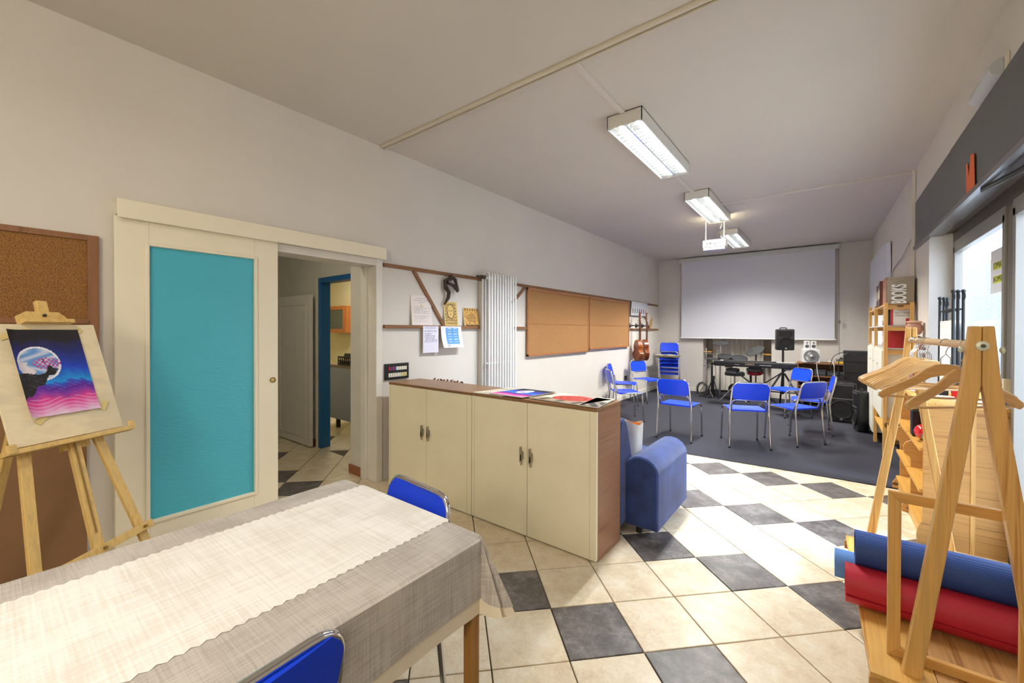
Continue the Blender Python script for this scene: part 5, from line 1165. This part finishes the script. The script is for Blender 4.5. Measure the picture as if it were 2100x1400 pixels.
def ribbed(name, rgb, rgb2):
    m_, n, l, b = nm(name); b.inputs['Base Color'].default_value = (*lin(rgb), 1); b.inputs['Roughness'].default_value = .55
    wv = n.new('ShaderNodeTexWave'); wv.inputs['Scale'].default_value = 55; wv.bands_direction = 'Z'; l.new(coord(n, l), wv.inputs['Vector'])
    l.new(ramp(n, l, wv.outputs[0], [(.3, lin(rgb2)), (.7, lin(rgb))]), b.inputs['Base Color'])
    k = n.new('ShaderNodeBump'); k.inputs['Strength'].default_value = .3; k.inputs['Distance'].default_value = .002; l.new(wv.outputs[0], k.inputs['Height']); l.new(k.outputs[0], b.inputs['Normal']); return m_
roll('red rolled yoga mat lying lowest on the rack base', .065, .69, 2.36, .276, .084, 0, P('red_mat', (176, 26, 46), .55, var=.05), 'red', rot=R(200))
roll('dark blue ribbed yoga mat lying on top of the red one', .10, .69, 2.43, .412, .082, 0, ribbed('blue_mat', (34, 74, 146), (22, 52, 112)), 'blue', rot=R(150), squash=.95, n=1.4)
roll('light blue yoga mat behind the red one', .03, .27, 2.56, .262, .07, 0, P('light_blue_mat', (92, 138, 200), .6, var=.04), 'light', rot=R(100))
# hangers
def make_hanger(label):
    t = thing('coat_hanger', label, 'hanger')
    upr = [(0, -.083), (.035, -.086), (.065, -.104), (.10, -.135), (.15, -.165), (.20, -.19), (.222, -.206)]
    low = [(.224, -.222), (.21, -.232), (.19, -.22), (.14, -.195), (.09, -.168), (.05, -.14), (0, -.128)]
    poly = upr + low + [(-a, b_) for a, b_ in low[::-1][1:]] + [(-a, b_) for a, b_ in upr[::-1][:-1]]
    MB().prism(poly, (0, -.007, 0), (1, 0, 0), (0, 0, 1), (0, .014, 0)).build('shoulder_bar', HANGW, t, bevel=.004, smooth=True)
    MB().cyl((-.195, 0, -.222), (.195, 0, -.222), .0045, seg=8).build('trouser_bar', HANGW, t, smooth=True)
    hp = [(0, 0, -.035)] + [(.019 * math.cos(a), 0, .019 * math.sin(a)) for a in [-PI / 2 + R(20) + k * R(250) / 12 for k in range(13)]]
    m = MB(); m.tube([(-.016, 0, -.09), (-.016, 0, -.06), (0, 0, -.042)] + hp, .0018, 6); m.tube([(.016, 0, -.09), (.016, 0, -.06), (0, 0, -.042)], .0018, 6)
    m.build('hook', STEEL, t, smooth=True)
    return t
GH = 'wooden hangers on the rack'
hl = ['wooden hanger nearest us, by the front A-frame', 'wooden hanger second from us, hanging alone', 'hanger front-most of the middle bunch on the rail', 'second hanger of the middle bunch on the rail', 'third hanger of the middle bunch on the rail', 'hindmost hanger of the middle bunch on the rail',
      'front-most hanger of the far bunch on the rail', 'second hanger of the far bunch on the rail', 'third hanger of the far bunch on the rail', 'farthest hanger, against the far A-frame']
hd = [(.14, 41), (.37, 21), (.66, 27), (.70, 25), (.74, 22), (.78, 20), (.86, 10), (.885, 8), (.91, 6), (.94, 3)]
h0 = make_hanger(hl[0]); h0['group'] = GH
for i, (tt, a) in enumerate(hd):
    o = h0 if i == 0 else copy_tree(h0)
    p = Vector((.390, 2.015, 1.335)).lerp(Vector((.352, 3.085, 1.335)), tt)
    o.location = p; o.rotation_euler = (0, 0, R(a)); relabel(o, hl[i], GH)

# ================================================================ KITCHEN BEYOND
kt = thing('kitchen_table', 'grey-fronted kitchen table seen through the blue frame', 'table', (-5.1, 3.15, 0))
MB().box(-.8, .9, -.1, .5, .86, .895).build('worktop', wood('kitchen_top', (150, 128, 96), (116, 94, 66), 'x', .5, 14), kt, bevel=.003)
MB().box(-.75, .85, -.095, -.07, .14, .858).build('front_panel', P('blue_grey_panel', (160, 168, 180), .5), kt)
for x in (-.42, -.12, .3): MB().box(x, x + .035, -.05 if x != -.12 else .2, 0 if x != -.12 else .24, 0, .858).build('leg', BLACK, kt)
cr = thing('crate', 'black slatted crate of jars on the kitchen table', 'crate', (-5.05, 3.12, .896))
for z in (0, .05, .10): MB().box(-.35, .35, -.06, -.05, z, z + .022).build('slat', BLACK, cr)
for k in range(14): MB().box(-.35 + k * .052, -.342 + k * .052, -.062, -.05, 0, .12).build('bar', BLACK, cr)
MB().box(-.34, .34, -.045, .1, .003, .07).build('contents', P('jars_red', (120, 56, 50), .4, var=.6, vscale=40), cr)
tag(MB().box(-5.75, -5.35, 3.35, 3.55, .896, 1.0).box(-5.75, -5.45, 3.36, 3.54, 1.0, 1.03).build('hob', BLACK, bevel=.004), 'black appliance at the back of the kitchen table', 'appliance')
tag(MB().box(-5.25, -5.05, 3.4, 3.5, .896, 1.04).build('tea_box', YEL, bevel=.002), 'yellow packet on the kitchen table', 'packet')
wc = thing('wall_cupboard', 'orange-brown kitchen wall cupboard with a glass door', 'cupboard', (-7.3, 4.12, 1.33))
OW = wood('orange_wood', (196, 122, 62), (160, 92, 42), 'z', .4, 14)
MB().box(-.3, .3, 0, .175, 0, .50).build('carcass', OW, wc); d = MB().box(-.3, -.23, -.02, -.001, 0, .5).box(.23, .3, -.02, -.001, 0, .5).box(-.23, .23, -.02, -.001, 0, .07).box(-.23, .23, -.02, -.001, .43, .5).build('door', OW, wc, bevel=.003)
MB().box(-.229, .229, -.012, -.006, .071, .429).build('pane', P('smoked_glass', (92, 98, 92), .15), d)
